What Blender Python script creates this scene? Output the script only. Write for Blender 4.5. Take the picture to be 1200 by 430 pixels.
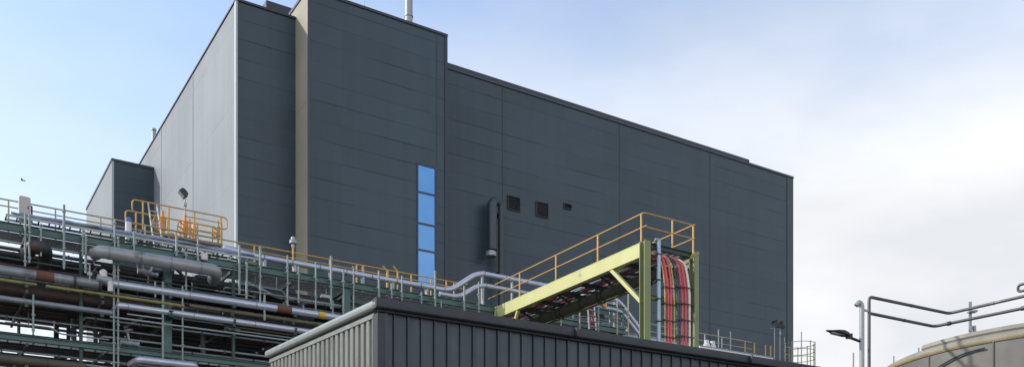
import bpy, math, random
from mathutils import Vector, Matrix

# ------------------------------------------------------------------ scene, camera, light
for o in list(bpy.data.objects):
    bpy.data.objects.remove(o)
scene = bpy.context.scene
COL = scene.collection
R = math.radians
FPX = 1130.0            # focal length in photo pixels (photo 1200 wide)
EYE = 1.7
HOR = 670.0             # horizon row

cam_d = bpy.data.cameras.new("camera")
cam = bpy.data.objects.new("camera", cam_d)
COL.objects.link(cam)
cam.location = (0, 0, EYE)
cam.rotation_euler = (R(90), 0, 0)
cam_d.sensor_fit = 'HORIZONTAL'
cam_d.sensor_width = 36
cam_d.lens = 36 * FPX / 1200
cam_d.shift_y = (HOR - 215) / 1200
cam_d.clip_start = 0.1
cam_d.clip_end = 6000
scene.camera = cam

SUN_EL = R(30)
TH = math.atan(1.0 / (1780 / 1130.0))        # turn of the plant's grid against the camera
CT, ST = math.cos(TH), math.sin(TH)
AL = R(34)                                   # sun comes from the left, a little behind the fronts
sx = -CT * math.cos(AL) - ST * math.sin(AL)
sy = -ST * math.cos(AL) + CT * math.sin(AL)
sun_d = bpy.data.lights.new("sun", 'SUN')
sun = bpy.data.objects.new("sun", sun_d)
COL.objects.link(sun)
sdir = Vector((sx * math.cos(SUN_EL), sy * math.cos(SUN_EL), math.sin(SUN_EL)))
sun.rotation_euler = (-sdir).to_track_quat('-Z', 'Y').to_euler()
sun_d.energy = 2.0
sun_d.angle = R(2.5)
sun_d.color = (1.0, 0.95, 0.87)

world = bpy.data.worlds.new("World")
scene.world = world
world.use_nodes = True
wn, wl = world.node_tree.nodes, world.node_tree.links
wn.clear()


def wnode(t, **kw):
    n = wn.new(t)
    for k, v in kw.items():
        setattr(n, k, v)
    return n


w_out = wnode('ShaderNodeOutputWorld')
w_bg = wnode('ShaderNodeBackground')
w_bg.inputs['Strength'].default_value = 0.11
w_sky = wnode('ShaderNodeTexSky', sky_type='NISHITA')
w_sky.sun_disc = False
w_sky.sun_elevation = SUN_EL
w_sky.sun_rotation = math.atan2(sx, sy)
w_sky.air_density = 1.0
w_sky.dust_density = 0.6
w_sky.ozone_density = 1.6
w_tc = wnode('ShaderNodeTexCoord')
w_map = wnode('ShaderNodeMapping')
w_map.inputs['Scale'].default_value = (1.0, 1.0, 2.2)
w_map.inputs['Location'].default_value = (0.35, 0.1, 0.2)
wl.new(w_tc.outputs['Generated'], w_map.inputs['Vector'])
w_n1 = wnode('ShaderNodeTexNoise')
w_n1.inputs['Scale'].default_value = 2.6
w_n1.inputs['Detail'].default_value = 7
w_n1.inputs['Roughness'].default_value = 0.52
wl.new(w_map.outputs['Vector'], w_n1.inputs['Vector'])
w_sep = wnode('ShaderNodeSeparateXYZ')
wl.new(w_tc.outputs['Generated'], w_sep.inputs['Vector'])


def wmath(op, a, b=None, clamp=False):
    n = wnode('ShaderNodeMath', operation=op, use_clamp=clamp)
    for i, x in enumerate((a, b)):
        if x is None:
            continue
        if isinstance(x, (int, float)):
            n.inputs[i].default_value = x
        else:
            wl.new(x, n.inputs[i])
    return n.outputs[0]


# cloud cover: veil everywhere, thicker low down and to the right (+x)
slope_x = wmath('ADD', wmath('MULTIPLY', wmath('MAXIMUM', wmath('ADD', w_sep.outputs['X'], 0.4), 0.0), 4.6), 2.0)
base = wmath('ADD', wmath('MULTIPLY', wmath('SUBTRACT', 0.50, w_sep.outputs['Z']), slope_x), wmath('ADD', 0.12, wmath('MULTIPLY', wmath('MAXIMUM', wmath('ADD', w_sep.outputs['X'], 0.3), 0.0), 0.10)))
nn = wmath('MULTIPLY', wmath('SUBTRACT', w_n1.outputs['Fac'], 0.5), 1.1)
back = wmath('MAXIMUM', wmath('SUBTRACT', 0.25, w_sep.outputs['Y']), 0.0)      # unseen bright cloud added behind the viewer as soft fill light
cover = wmath('ADD', wmath('ADD', base, nn), wmath('MULTIPLY', back, 1.2), True)
w_n2 = wnode('ShaderNodeTexNoise')
w_n2.inputs['Scale'].default_value = 3.7
w_n2.inputs['Detail'].default_value = 5
wl.new(w_map.outputs['Vector'], w_n2.inputs['Vector'])
w_ramp = wnode('ShaderNodeValToRGB')
w_ramp.color_ramp.elements[0].position = 0.36
w_ramp.color_ramp.elements[0].color = (4.15, 4.25, 4.45, 1)
w_ramp.color_ramp.elements[1].position = 0.62
w_ramp.color_ramp.elements[1].color = (5.15, 5.2, 5.3, 1)
wl.new(w_n2.outputs['Fac'], w_ramp.inputs['Fac'])
w_gain = wnode('ShaderNodeMix', data_type='RGBA', blend_type='MULTIPLY')
w_gain.inputs[0].default_value = 1.0
w_gain.inputs[7].default_value = (1.74, 1.57, 1.46, 1)
wl.new(w_sky.outputs['Color'], w_gain.inputs[6])
w_mix = wnode('ShaderNodeMix', data_type='RGBA')
wl.new(cover, w_mix.inputs[0])
wl.new(w_gain.outputs[2], w_mix.inputs[6])
w_cl = wnode('ShaderNodeVectorMath', operation='SCALE')
wl.new(w_ramp.outputs['Color'], w_cl.inputs[0])
wl.new(wmath('ADD', 1.0, wmath('MULTIPLY', back, 0.5)), w_cl.inputs['Scale'])
wl.new(w_cl.outputs[0], w_mix.inputs[7])
wl.new(w_mix.outputs[2], w_bg.inputs['Color'])
wl.new(w_bg.outputs['Background'], w_out.inputs['Surface'])

vs = scene.view_settings
vs.view_transform = 'Standard'
vs.look = 'None'
vs.exposure = 0.85
vs.gamma = 1.0
vs.use_curve_mapping = False
scene.render.engine = 'CYCLES'
scene.render.resolution_x = 1024
scene.render.resolution_y = 366

rng = random.Random(11)


# ------------------------------------------------------------------ frames and helpers
class Frame:
    def __init__(self, th, ox=0.0, oy=0.0):
        self.th, self.c, self.s, self.ox, self.oy = th, math.cos(th), math.sin(th), ox, oy

    def world(self, p):
        return Vector((self.ox + p[0] * self.c - p[1] * self.s, self.oy + p[0] * self.s + p[1] * self.c, p[2]))


FB = Frame(TH)


def on_t(u, v, t):
    a = (u - 600) / FPX
    lam = t / (-a * ST + CT)
    return (lam * (a * CT + ST), t, EYE + lam * (HOR - v) / FPX)


def on_s(u, v, s):
    a = (u - 600) / FPX
    lam = s / (a * CT + ST)
    return (s, lam * (-a * ST + CT), EYE + lam * (HOR - v) / FPX)


def S(u, t):
    return on_t(u, 300, t)[0]


def Z(u, v, t):
    return on_t(u, v, t)[2]


class MB:
    def __init__(self):
        self.v, self.f, self.m = [], [], []

    def mat(self, i):
        self.m.append((len(self.f), i))
        return self

    def box(self, a0, a1, b0, b1, c0, c1):
        n = len(self.v)
        for z in (c0, c1):
            self.v += [(a0, b0, z), (a1, b0, z), (a1, b1, z), (a0, b1, z)]
        self.f += [tuple(n + i for i in q) for q in
                   ((3, 2, 1, 0), (4, 5, 6, 7), (0, 1, 5, 4), (1, 2, 6, 5), (2, 3, 7, 6), (3, 0, 4, 7))]
        return self

    def prism(self, poly, p, ex, ey, ez, length):
        """poly in (ex,ey) plane at p, extruded along ez"""
        n = len(self.v)
        p, ex, ey, ez = Vector(p), Vector(ex), Vector(ey), Vector(ez)
        k = len(poly)
        for L in (0, length):
            for a, b in poly:
                self.v.append(tuple(p + ex * a + ey * b + ez * L))
        self.f.append(tuple(n + i for i in range(k - 1, -1, -1)))
        self.f.append(tuple(n + k + i for i in range(k)))
        for i in range(k):
            j = (i + 1) % k
            self.f.append((n + i, n + j, n + k + j, n + k + i))
        return self

    def bar(self, p, q, w, h, up=(0, 0, 1)):
        p, q = Vector(p), Vector(q)
        d = (q - p)
        L = d.length
        d.normalize()
        up = Vector(up)
        if abs(d.dot(up)) > 0.98:
            up = Vector((0, 1, 0))
        x = d.cross(up).normalized()
        y = x.cross(d).normalized()
        return self.prism([(-w / 2, -h / 2), (w / 2, -h / 2), (w / 2, h / 2), (-w / 2, h / 2)], p, x, y, d, L)

    def ibeam(self, p, q, h, w, tf=0.025, tw=0.02, up=(0, 0, 1)):
        p, q = Vector(p), Vector(q)
        d = (q - p)
        L = d.length
        d.normalize()
        up = Vector(up)
        x = d.cross(up).normalized()
        y = x.cross(d).normalized()
        a, b, c, e = w / 2, h / 2, tw / 2, h / 2 - tf
        poly = [(-a, -b), (a, -b), (a, -e), (c, -e), (c, e), (a, e), (a, b), (-a, b), (-a, e), (-c, e), (-c, -e), (-a, -e)]
        return self.prism(poly, p, x, y, d, L)

    def tube(self, pts, r, n=10, fillet=0.0, seg=5, closed=False):
        pts = [Vector(p) for p in pts]
        if fillet > 0 and len(pts) > 2:
            out = [pts[0]]
            for i in range(1, len(pts) - 1):
                a, b, c = pts[i - 1], pts[i], pts[i + 1]
                d1, d2 = (a - b), (c - b)
                l = min(fillet, d1.length * 0.49, d2.length * 0.49)
                d1.normalize()
                d2.normalize()
                for k in range(seg + 1):
                    x = k / seg
                    p0, p2 = b + d1 * l, b + d2 * l
                    out.append(p0 * (1 - x) ** 2 + b * 2 * x * (1 - x) + p2 * x * x)
            out.append(pts[-1])
            pts = out
        base = len(self.v)
        rs = r if isinstance(r, (list, tuple)) else [r] * len(pts)
        d = (pts[1] - pts[0]).normalized()
        up = Vector((0, 0, 1)) if abs(d.z) < 0.9 else Vector((1, 0, 0))
        x = d.cross(up).normalized()
        m = len(pts)
        for i, p in enumerate(pts):
            if closed:
                dd = (pts[(i + 1) % m] - pts[i - 1]).normalized()
            elif i == 0:
                dd = d
            elif i == m - 1:
                dd = (p - pts[i - 1]).normalized()
            else:
                dd = ((p - pts[i - 1]).normalized() + (pts[i + 1] - p).normalized()).normalized()
            x = (x - dd * x.dot(dd)).normalized()
            y = dd.cross(x)
            for k in range(n):
                an = 2 * math.pi * k / n
                self.v.append(tuple(p + (x * math.cos(an) + y * math.sin(an)) * rs[i]))
        for i in range(m if closed else m - 1):
            j = (i + 1) % m
            for k in range(n):
                k2 = (k + 1) % n
                self.f.append((base + i * n + k, base + i * n + k2, base + j * n + k2, base + j * n + k))
        if not closed:
            self.f.append(tuple(base + k for k in range(n - 1, -1, -1)))
            self.f.append(tuple(base + (m - 1) * n + k for k in range(n)))
        return self

    def rings(self, p, q, r, pitch, w=0.035, n=12, start=0.3):
        p, q = Vector(p), Vector(q)
        L = (q - p).length
        d = (q - p).normalized()
        x = start
        while x < L - 0.1:
            self.tube([p + d * x, p + d * (x + w)], r, n)
            x += pitch
        return self

    def lathe(self, prof, c, n=32, a0=0.0, a1=2 * math.pi):
        base = len(self.v)
        full = abs(a1 - a0 - 2 * math.pi) < 1e-6
        cols = n if full else n + 1
        for k in range(cols):
            an = a0 + (a1 - a0) * k / n
            for r, z in prof:
                self.v.append((c[0] + r * math.cos(an), c[1] + r * math.sin(an), c[2] + z))
        m = len(prof)
        for k in range(n):
            k2 = (k + 1) % cols
            for i in range(m - 1):
                self.f.append((base + k * m + i, base + k2 * m + i, base + k2 * m + i + 1, base + k * m + i + 1))
        return self

    def sheet(self, path, z0, ztop):
        """vertical wall following a plan path; ztop is a number or f(x, y)"""
        base = len(self.v)
        for a, b in path:
            self.v.append((a, b, z0))
            self.v.append((a, b, ztop(a, b) if callable(ztop) else ztop))
        for i in range(len(path) - 1):
            k = base + 2 * i
            self.f.append((k, k + 2, k + 3, k + 1))
        return self


def build(name, mb, mat, base, fr=FB, parent=None, smooth=True):
    me = bpy.data.meshes.new(name)
    b = Vector(base)
    me.from_pydata([tuple(Vector(p) - b) for p in mb.v], [], mb.f)
    for mm in (mat if isinstance(mat, (list, tuple)) else [mat]):
        me.materials.append(mm)
    for st, mi in mb.m:
        for p in me.polygons[st:]:
            p.material_index = mi
    me.update()
    if smooth:
        for p in me.polygons:
            p.use_smooth = True
        me.set_sharp_from_angle(angle=R(38))
    o = bpy.data.objects.new(name, me)
    COL.objects.link(o)
    if parent is not None:
        o.parent = parent
    else:
        o.location = fr.world(base)
        o.rotation_euler = (0, 0, fr.th)
    return o


class Thing:
    def __init__(self, name, label, cat, base, fr=FB, group=None):
        self.base, self.fr = base, fr
        e = bpy.data.objects.new(name, None)
        e.empty_display_size = 0.3
        COL.objects.link(e)
        e.location = fr.world(base)
        e.rotation_euler = (0, 0, fr.th)
        e['label'] = label
        e['category'] = cat
        if group:
            e['group'] = group
        self.o = e

    def part(self, name, mb, mat, parent=None, label=None, smooth=True):
        o = build(name, mb, mat, self.base, self.fr, parent or self.o, smooth)
        if label:
            o['label'] = label
        return o


def solo(name, label, cat, mb, mat, base, fr=FB, group=None, smooth=True):
    o = build(name, mb, mat, base, fr, None, smooth)
    o['label'] = label
    o['category'] = cat
    if group:
        o['group'] = group
    return o


# ------------------------------------------------------------------ materials
def principled(name):
    m = bpy.data.materials.new(name)
    m.use_nodes = True
    nt = m.node_tree
    b = nt.nodes['Principled BSDF']
    return m, nt, b


def nmath(nt, op, a, b=None, c=None, clamp=False):
    n = nt.nodes.new('ShaderNodeMath')
    n.operation = op
    n.use_clamp = clamp
    for i, x in enumerate((a, b, c)):
        if x is None:
            continue
        if isinstance(x, (int, float)):
            n.inputs[i].default_value = x
        else:
            nt.links.new(x, n.inputs[i])
    return n.outputs[0]


def nmix(nt, fac, a, b, blend='MIX'):
    n = nt.nodes.new('ShaderNodeMix')
    n.data_type = 'RGBA'
    n.blend_type = blend
    for i, x in ((0, fac), (6, a), (7, b)):
        if isinstance(x, (int, float)):
            n.inputs[i].default_value = x
        elif isinstance(x, (tuple, list)):
            n.inputs[i].default_value = (x[0], x[1], x[2], 1)
        else:
            nt.links.new(x, n.inputs[i])
    return n.outputs[2]


def noise(nt, vec, scale, detail=4, rough=0.55):
    n = nt.nodes.new('ShaderNodeTexNoise')
    n.inputs['Scale'].default_value = scale
    n.inputs['Detail'].default_value = detail
    n.inputs['Roughness'].default_value = rough
    if vec is not None:
        nt.links.new(vec, n.inputs['Vector'])
    return n.outputs['Fac']


def mapped(nt, scale=(1, 1, 1)):
    tc = nt.nodes.new('ShaderNodeTexCoord')
    mp = nt.nodes.new('ShaderNodeMapping')
    mp.inputs['Scale'].default_value = scale
    nt.links.new(tc.outputs['Object'], mp.inputs['Vector'])
    return tc.outputs['Object'], mp.outputs['Vector']


def band(nt, x, lo, hi):
    n = nt.nodes.new('ShaderNodeMapRange')
    n.interpolation_type = 'SMOOTHSTEP'
    n.inputs['From Min'].default_value = lo
    n.inputs['From Max'].default_value = hi
    nt.links.new(x, n.inputs['Value'])
    return n.outputs['Result']


def paint(name, col, rough=0.5, metal=0.0, var=0.25, scale=1.3, patch=None, plo=0.6, phi=0.72, pscale=1.1,
          bump=0.0, streak=True):
    """painted or clad metal: mottled value, vertical dirt, optional patches of a second colour"""
    m, nt, b = principled(name)
    obj, mp = mapped(nt, (1, 1, 0.35 if streak else 1))
    n1 = noise(nt, mp, scale, 6)
    k = nmath(nt, 'MULTIPLY_ADD', n1, 2 * var, 1 - var)
    comb = nt.nodes.new('ShaderNodeCombineColor')
    for i in range(3):
        nt.links.new(k, comb.inputs[i])
    c = nmix(nt, 1.0, col, comb.outputs[0], 'MULTIPLY')
    if patch:
        n2 = noise(nt, obj, pscale, 5, 0.65)
        f = band(nt, n2, plo, phi)
        c = nmix(nt, f, c, patch)
    nt.links.new(c, b.inputs['Base Color'])
    n3 = noise(nt, obj, scale * 4, 3)
    rr = nmath(nt, 'MULTIPLY_ADD', n3, 0.3, rough - 0.15, clamp=True)
    nt.links.new(rr, b.inputs['Roughness'])
    b.inputs['Metallic'].default_value = metal
    if bump:
        bm = nt.nodes.new('ShaderNodeBump')
        bm.inputs['Strength'].default_value = bump
        bm.inputs['Distance'].default_value = 0.02
        nt.links.new(noise(nt, obj, 9, 3), bm.inputs['Height'])
        nt.links.new(bm.outputs['Normal'], b.inputs['Normal'])
    return m


def cladding(name, col, line, rough, along, pitch=1.15, off=0.85, vpitch=0.0, wid=0.035, var=0.1, spec=0.5, strong=0.62):
    """flat composite panels: horizontal joints every pitch metres, faint panel-to-panel tint; along = 0 (s) or 1 (t)"""
    m, nt, b = principled(name)
    tc = nt.nodes.new('ShaderNodeTexCoord')
    sep = nt.nodes.new('ShaderNodeSeparateXYZ')
    nt.links.new(tc.outputs['Object'], sep.inputs['Vector'])
    h = sep.outputs[along]
    z = sep.outputs[2]
    zz = nmath(nt, 'DIVIDE', nmath(nt, 'SUBTRACT', z, off), pitch)
    row = nmath(nt, 'ROUND', zz)
    dist = nmath(nt, 'MULTIPLY', nmath(nt, 'ABSOLUTE', nmath(nt, 'SUBTRACT', zz, row)), pitch)
    isl = nmath(nt, 'SUBTRACT', 1.0, band(nt, dist, wid * 0.5, wid * 1.2))
    # joints fade in and out along the wall
    cv = nt.nodes.new('ShaderNodeCombineXYZ')
    nt.links.new(nmath(nt, 'MULTIPLY', h, 0.22), cv.inputs[0])
    nt.links.new(nmath(nt, 'MULTIPLY', row, 7.31), cv.inputs[1])
    br = noise(nt, cv.outputs[0], 1.0, 3)
    amt = nmath(nt, 'MULTIPLY_ADD', band(nt, br, 0.40, 0.64), strong, 0.16)
    f = nmath(nt, 'MULTIPLY', isl, amt, clamp=True)
    # per panel tint
    wn_ = nt.nodes.new('ShaderNodeTexWhiteNoise')
    wn_.noise_dimensions = '2D'
    cv2 = nt.nodes.new('ShaderNodeCombineXYZ')
    nt.links.new(nmath(nt, 'FLOOR', zz), cv2.inputs[0])
    nt.links.new(nmath(nt, 'FLOOR', nmath(nt, 'DIVIDE', h, 6.0)), cv2.inputs[1])
    nt.links.new(cv2.outputs[0], wn_.inputs['Vector'])
    big = noise(nt, tc.outputs['Object'], 0.12, 4)
    k = nmath(nt, 'ADD', nmath(nt, 'MULTIPLY_ADD', wn_.outputs['Value'], var, 1 - var),
              nmath(nt, 'MULTIPLY_ADD', big, 0.7, -0.35))
    mp = nt.nodes.new('ShaderNodeMapping')
    mp.inputs['Scale'].default_value = (1.5, 1.5, 0.08)
    nt.links.new(tc.outputs['Object'], mp.inputs['Vector'])
    k = nmath(nt, 'ADD', k, nmath(nt, 'MULTIPLY_ADD', noise(nt, mp.outputs['Vector'], 1.0, 5), 0.3, -0.15))
    comb = nt.nodes.new('ShaderNodeCombineColor')
    for i in range(3):
        nt.links.new(k, comb.inputs[i])
    c = nmix(nt, 1.0, col, comb.outputs[0], 'MULTIPLY')
    c = nmix(nt, f, c, line)
    nt.links.new(c, b.inputs['Base Color'])
    nt.links.new(nmath(nt, 'MULTIPLY_ADD', big, 0.16, rough - 0.08), b.inputs['Roughness'])
    b.inputs['Specular IOR Level'].default_value = spec
    # slight buckling of the sheets and the groove at each joint
    bm = nt.nodes.new('ShaderNodeBump')
    bm.inputs['Strength'].default_value = 0.35
    bm.inputs['Distance'].default_value = 0.03
    mp2 = nt.nodes.new('ShaderNodeMapping')
    mp2.inputs['Scale'].default_value = (0.5, 0.5, 0.9)
    nt.links.new(tc.outputs['Object'], mp2.inputs['Vector'])
    nt.links.new(nmath(nt, 'SUBTRACT', noise(nt, mp2.outputs['Vector'], 1.0, 2), nmath(nt, 'MULTIPLY', f, 0.8)), bm.inputs['Height'])
    nt.links.new(bm.outputs['Normal'], b.inputs['Normal'])
    return m


M = {}
M['dark_clad'] = cladding('dark_cladding', (0.040, 0.066, 0.087), (0.015, 0.025, 0.034), 0.4, 0, spec=0.32)
M['pale_clad'] = cladding('pale_cladding', (0.205, 0.235, 0.26), (0.10, 0.115, 0.13), 0.6, 1, pitch=4.6, off=1.85, var=0.06, wid=0.03, spec=0.3)
M['tower_bounce_clad'] = cladding('tower_side_bounce_cladding', (0.33, 0.325, 0.25), (0.17, 0.165, 0.13), 0.6, 1, pitch=4.6, off=1.85, var=0.06, wid=0.03, spec=0.3)  # warm bounce light on the shaded tower side is put into this colour
M['coping'] = paint('coping', (0.022, 0.032, 0.05), 0.5, 0, 0.2)
M['pale_trim'] = paint('pale_trim', (0.36, 0.40, 0.44), 0.5, 0, 0.08)
M['seam'] = paint('seam', (0.028, 0.042, 0.055), 0.6, 0, 0.3)
M['pale_seam'] = paint('pale_seam', (0.22, 0.24, 0.26), 0.6, 0, 0.2)
M['frame'] = paint('window_frame', (0.015, 0.03, 0.07), 0.4, 0, 0.1)
M['duct'] = paint('duct', (0.04, 0.055, 0.07), 0.45, 0.2, 0.2)
M['louvre'] = paint('louvre', (0.006, 0.008, 0.011), 0.6, 0, 0.2)
M['black'] = paint('black_plastic', (0.012, 0.013, 0.016), 0.45, 0, 0.2)
M['green'] = paint('green_steel', (0.055, 0.125, 0.115), 0.5, 0, 0.25, patch=(0.10, 0.07, 0.045), plo=0.66, phi=0.75)
M['dkgreen'] = paint('dark_green_steel', (0.03, 0.055, 0.053), 0.6, 0, 0.3, patch=(0.07, 0.045, 0.03), plo=0.58, phi=0.72)
M['galv'] = paint('galvanised', (0.27, 0.31, 0.32), 0.45, 0.25, 0.2)
M['post'] = paint('painted_post', (0.21, 0.27, 0.265), 0.5, 0.1, 0.25)
M['alu'] = paint('aluminium_jacket', (0.46, 0.50, 0.58), 0.36, 0.5, 0.14, scale=2, bump=0.12)
M['alu_dull'] = paint('dull_jacket', (0.21, 0.235, 0.255), 0.45, 0.35, 0.3, patch=(0.12, 0.11, 0.10), plo=0.58, phi=0.75, bump=0.15)
M['lag'] = paint('lagging', (0.27, 0.29, 0.30), 0.42, 0.25, 0.3, patch=(0.09, 0.10, 0.10), plo=0.6, phi=0.75, bump=0.15)
M['dkpipe'] = paint('dirty_pipe', (0.035, 0.036, 0.04), 0.6, 0.1, 0.4, patch=(0.075, 0.042, 0.032), plo=0.5, phi=0.66)
M['brownpipe'] = paint('brown_pipe', (0.055, 0.03, 0.027), 0.65, 0, 0.4, patch=(0.05, 0.045, 0.045), plo=0.5, phi=0.66)
M['rust'] = paint('rust', (0.125, 0.055, 0.035), 0.8, 0, 0.4, patch=(0.09, 0.04, 0.03), plo=0.5, phi=0.65)
M['yelpipe'] = paint('yellow_pipe', (0.22, 0.205, 0.05), 0.5, 0, 0.3, patch=(0.10, 0.095, 0.045), plo=0.5, phi=0.7)
M['olive'] = paint('olive_pipe', (0.13, 0.12, 0.06), 0.6, 0, 0.3, patch=(0.06, 0.055, 0.05), plo=0.55, phi=0.66)
M['yelband'] = paint('yellow_band', (0.62, 0.36, 0.03), 0.5, 0, 0.2)
M['rail'] = paint('handrail_yellow', (0.50, 0.30, 0.075), 0.5, 0, 0.2, patch=(0.32, 0.24, 0.13), plo=0.58, phi=0.7)
M['palerail'] = paint('pale_rail', (0.36, 0.31, 0.19), 0.5, 0, 0.2)
M['orange'] = paint('orange_paint', (0.66, 0.27, 0.05), 0.5, 0, 0.2)
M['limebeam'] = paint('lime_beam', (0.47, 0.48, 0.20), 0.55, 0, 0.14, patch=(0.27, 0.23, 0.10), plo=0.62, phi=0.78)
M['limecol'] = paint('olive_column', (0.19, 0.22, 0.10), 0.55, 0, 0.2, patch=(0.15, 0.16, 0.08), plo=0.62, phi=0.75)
M['white'] = paint('white_paint', (0.55, 0.55, 0.54), 0.5, 0, 0.1)
M['cabinet'] = paint('cabinet_paint', (0.42, 0.40, 0.36), 0.5, 0, 0.12)
M['blue'] = paint('blue_plastic', (0.06, 0.13, 0.33), 0.4, 0, 0.1)
M['conduit'] = paint('conduit_steel', (0.30, 0.41, 0.52), 0.4, 0.35, 0.12)
M['cable_red'] = paint('red_cable', (0.47, 0.05, 0.065), 0.55, 0, 0.2, streak=False)
M['cable_pink'] = paint('faded_red_cable', (0.58, 0.105, 0.12), 0.6, 0, 0.2, streak=False)
M['cable_black'] = paint('black_cable', (0.035, 0.05, 0.065), 0.45, 0, 0.2, streak=False)
M['cable_white'] = paint('white_cable', (0.66, 0.66, 0.62), 0.45, 0, 0.1, streak=False)
M['cable_yellow'] = paint('yellow_cable', (0.46, 0.43, 0.10), 0.45, 0, 0.1, streak=False)
M['grating'] = paint('grating', (0.10, 0.105, 0.10), 0.6, 0.3, 0.3)
M['roofing'] = paint('roofing', (0.13, 0.14, 0.15), 0.75, 0, 0.2)
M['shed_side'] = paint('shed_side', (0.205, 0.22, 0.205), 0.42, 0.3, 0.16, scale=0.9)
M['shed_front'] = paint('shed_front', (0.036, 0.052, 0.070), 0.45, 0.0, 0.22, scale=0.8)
def add_panel_tint(m, axis, pitch, amt, dirt):
    nt = m.node_tree
    b = nt.nodes['Principled BSDF']
    src = b.inputs['Base Color'].links[0].from_socket
    tc = nt.nodes.new('ShaderNodeTexCoord')
    sep = nt.nodes.new('ShaderNodeSeparateXYZ')
    nt.links.new(tc.outputs['Object'], sep.inputs['Vector'])
    wn_ = nt.nodes.new('ShaderNodeTexWhiteNoise')
    wn_.noise_dimensions = '1D'
    nt.links.new(nmath(nt, 'FLOOR', nmath(nt, 'DIVIDE', sep.outputs[axis], pitch)), wn_.inputs['W'])
    mp = nt.nodes.new('ShaderNodeMapping')
    mp.inputs['Scale'].default_value = (7, 7, 0.5)
    nt.links.new(tc.outputs['Object'], mp.inputs['Vector'])
    k = nmath(nt, 'ADD', nmath(nt, 'MULTIPLY_ADD', wn_.outputs['Value'], amt, 1 - amt / 2), nmath(nt, 'MULTIPLY_ADD', noise(nt, mp.outputs['Vector'], 1.0, 6, 0.65), dirt, -dirt / 2))
    comb = nt.nodes.new('ShaderNodeCombineColor')
    for i in range(3):
        nt.links.new(k, comb.inputs[i])
    nt.links.new(nmix(nt, 1.0, src, comb.outputs[0], 'MULTIPLY'), b.inputs['Base Color'])


add_panel_tint(M['shed_front'], 0, 0.33, 0.28, 0.5)
add_panel_tint(M['shed_side'], 1, 0.33, 0.2, 0.6)
M['shed_trim'] = paint('shed_trim', (0.021, 0.028, 0.036), 0.5, 0.0, 0.2)
M['shed_cap'] = paint('shed_cap', (0.27, 0.30, 0.295), 0.38, 0.3, 0.12)
M['tank_wall'] = paint('tank_wall', (0.13, 0.134, 0.128), 0.55, 0.1, 0.45, scale=0.5, patch=(0.115, 0.105, 0.085), plo=0.5, phi=0.75, pscale=0.4)
M['tank_rim'] = paint('tank_rim', (0.225, 0.22, 0.19), 0.65, 0, 0.45, scale=1.0, patch=(0.15, 0.125, 0.08), plo=0.58, phi=0.75)
M['tank_edge'] = paint('tank_edge', (0.30, 0.26, 0.15), 0.6, 0, 0.4)
M['pipe_right'] = paint('dark_steel_pipe', (0.075, 0.08, 0.09), 0.4, 0.5, 0.35, patch=(0.22, 0.22, 0.22), plo=0.6, phi=0.72)
M['pole'] = paint('pole_grey', (0.30, 0.32, 0.335), 0.45, 0.3, 0.15)
M['ground'] = paint('ground', (0.165, 0.15, 0.122), 0.9, 0, 0.3, scale=0.2, patch=(0.10, 0.10, 0.10), plo=0.5, phi=0.7, pscale=0.08, streak=False)
M['cable_pale'] = paint('pale_cable', (0.36, 0.41, 0.56), 0.42, 0.5, 0.3, streak=False)
M['dkolive'] = paint('dark_olive_pipe', (0.06, 0.058, 0.042), 0.6, 0, 0.3)
M['bird'] = paint('feathers', (0.05, 0.05, 0.055), 0.8, 0, 0.2)


def glass_mat():
    m, nt, b = principled('tinted_glass')
    obj, mp = mapped(nt)
    n = noise(nt, mp, 0.7, 2)
    oi = nt.nodes.new('ShaderNodeObjectInfo')
    n = nmath(nt, 'ADD', nmath(nt, 'MULTIPLY', n, 0.5), nmath(nt, 'MULTIPLY_ADD', oi.outputs['Random'], 0.9, -0.15), clamp=True)
    c = nmix(nt, n, (0.06, 0.20, 0.46), (0.15, 0.33, 0.60))
    nt.links.new(c, b.inputs['Base Color'])
    b.inputs['Roughness'].default_value = 0.06
    b.inputs['Metallic'].default_value = 0.75
    bm = nt.nodes.new('ShaderNodeBump')
    bm.inputs['Strength'].default_value = 0.05
    nt.links.new(noise(nt, mp, 0.8, 1), bm.inputs['Height'])
    nt.links.new(bm.outputs['Normal'], b.inputs['Normal'])
    return m


M['glass'] = glass_mat()

# ------------------------------------------------------------------ ground
g = MB()
g.v = [(-2500, -2500, 0), (2500, -2500, 0), (2500, 2500, 0), (-2500, 2500, 0)]
g.f = [(0, 1, 2, 3)]
go = build('ground', g, M['ground'], (0, 0, 0), Frame(0))
go['kind'] = 'structure'

# ------------------------------------------------------------------ the big clad building
TM, TT = 56.5, 54.4                 # planes of main front and tower front
SL = 16.75                          # plane of the pale left side
s_tw0 = on_t(362, 100, TT)[0]
s_tw1 = on_t(523.5, 41, TT)[0]
s_rt = on_t(929, 208, TM)[0]
ZL = 35.3
ZT = 36.07
TB = 108.0
bld = Thing('industrial_building', 'huge dark grey clad industrial hall with tall blue strip window and pale left side', 'building', ((SL + s_rt) / 2, TM, 0))
# dark fronts
w = MB()
w.box(SL + 0.02, s_rt, TM, TB - 0.02, 0, ZL)
bld.part('front_wall', w, M['dark_clad'], smooth=False)
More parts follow.
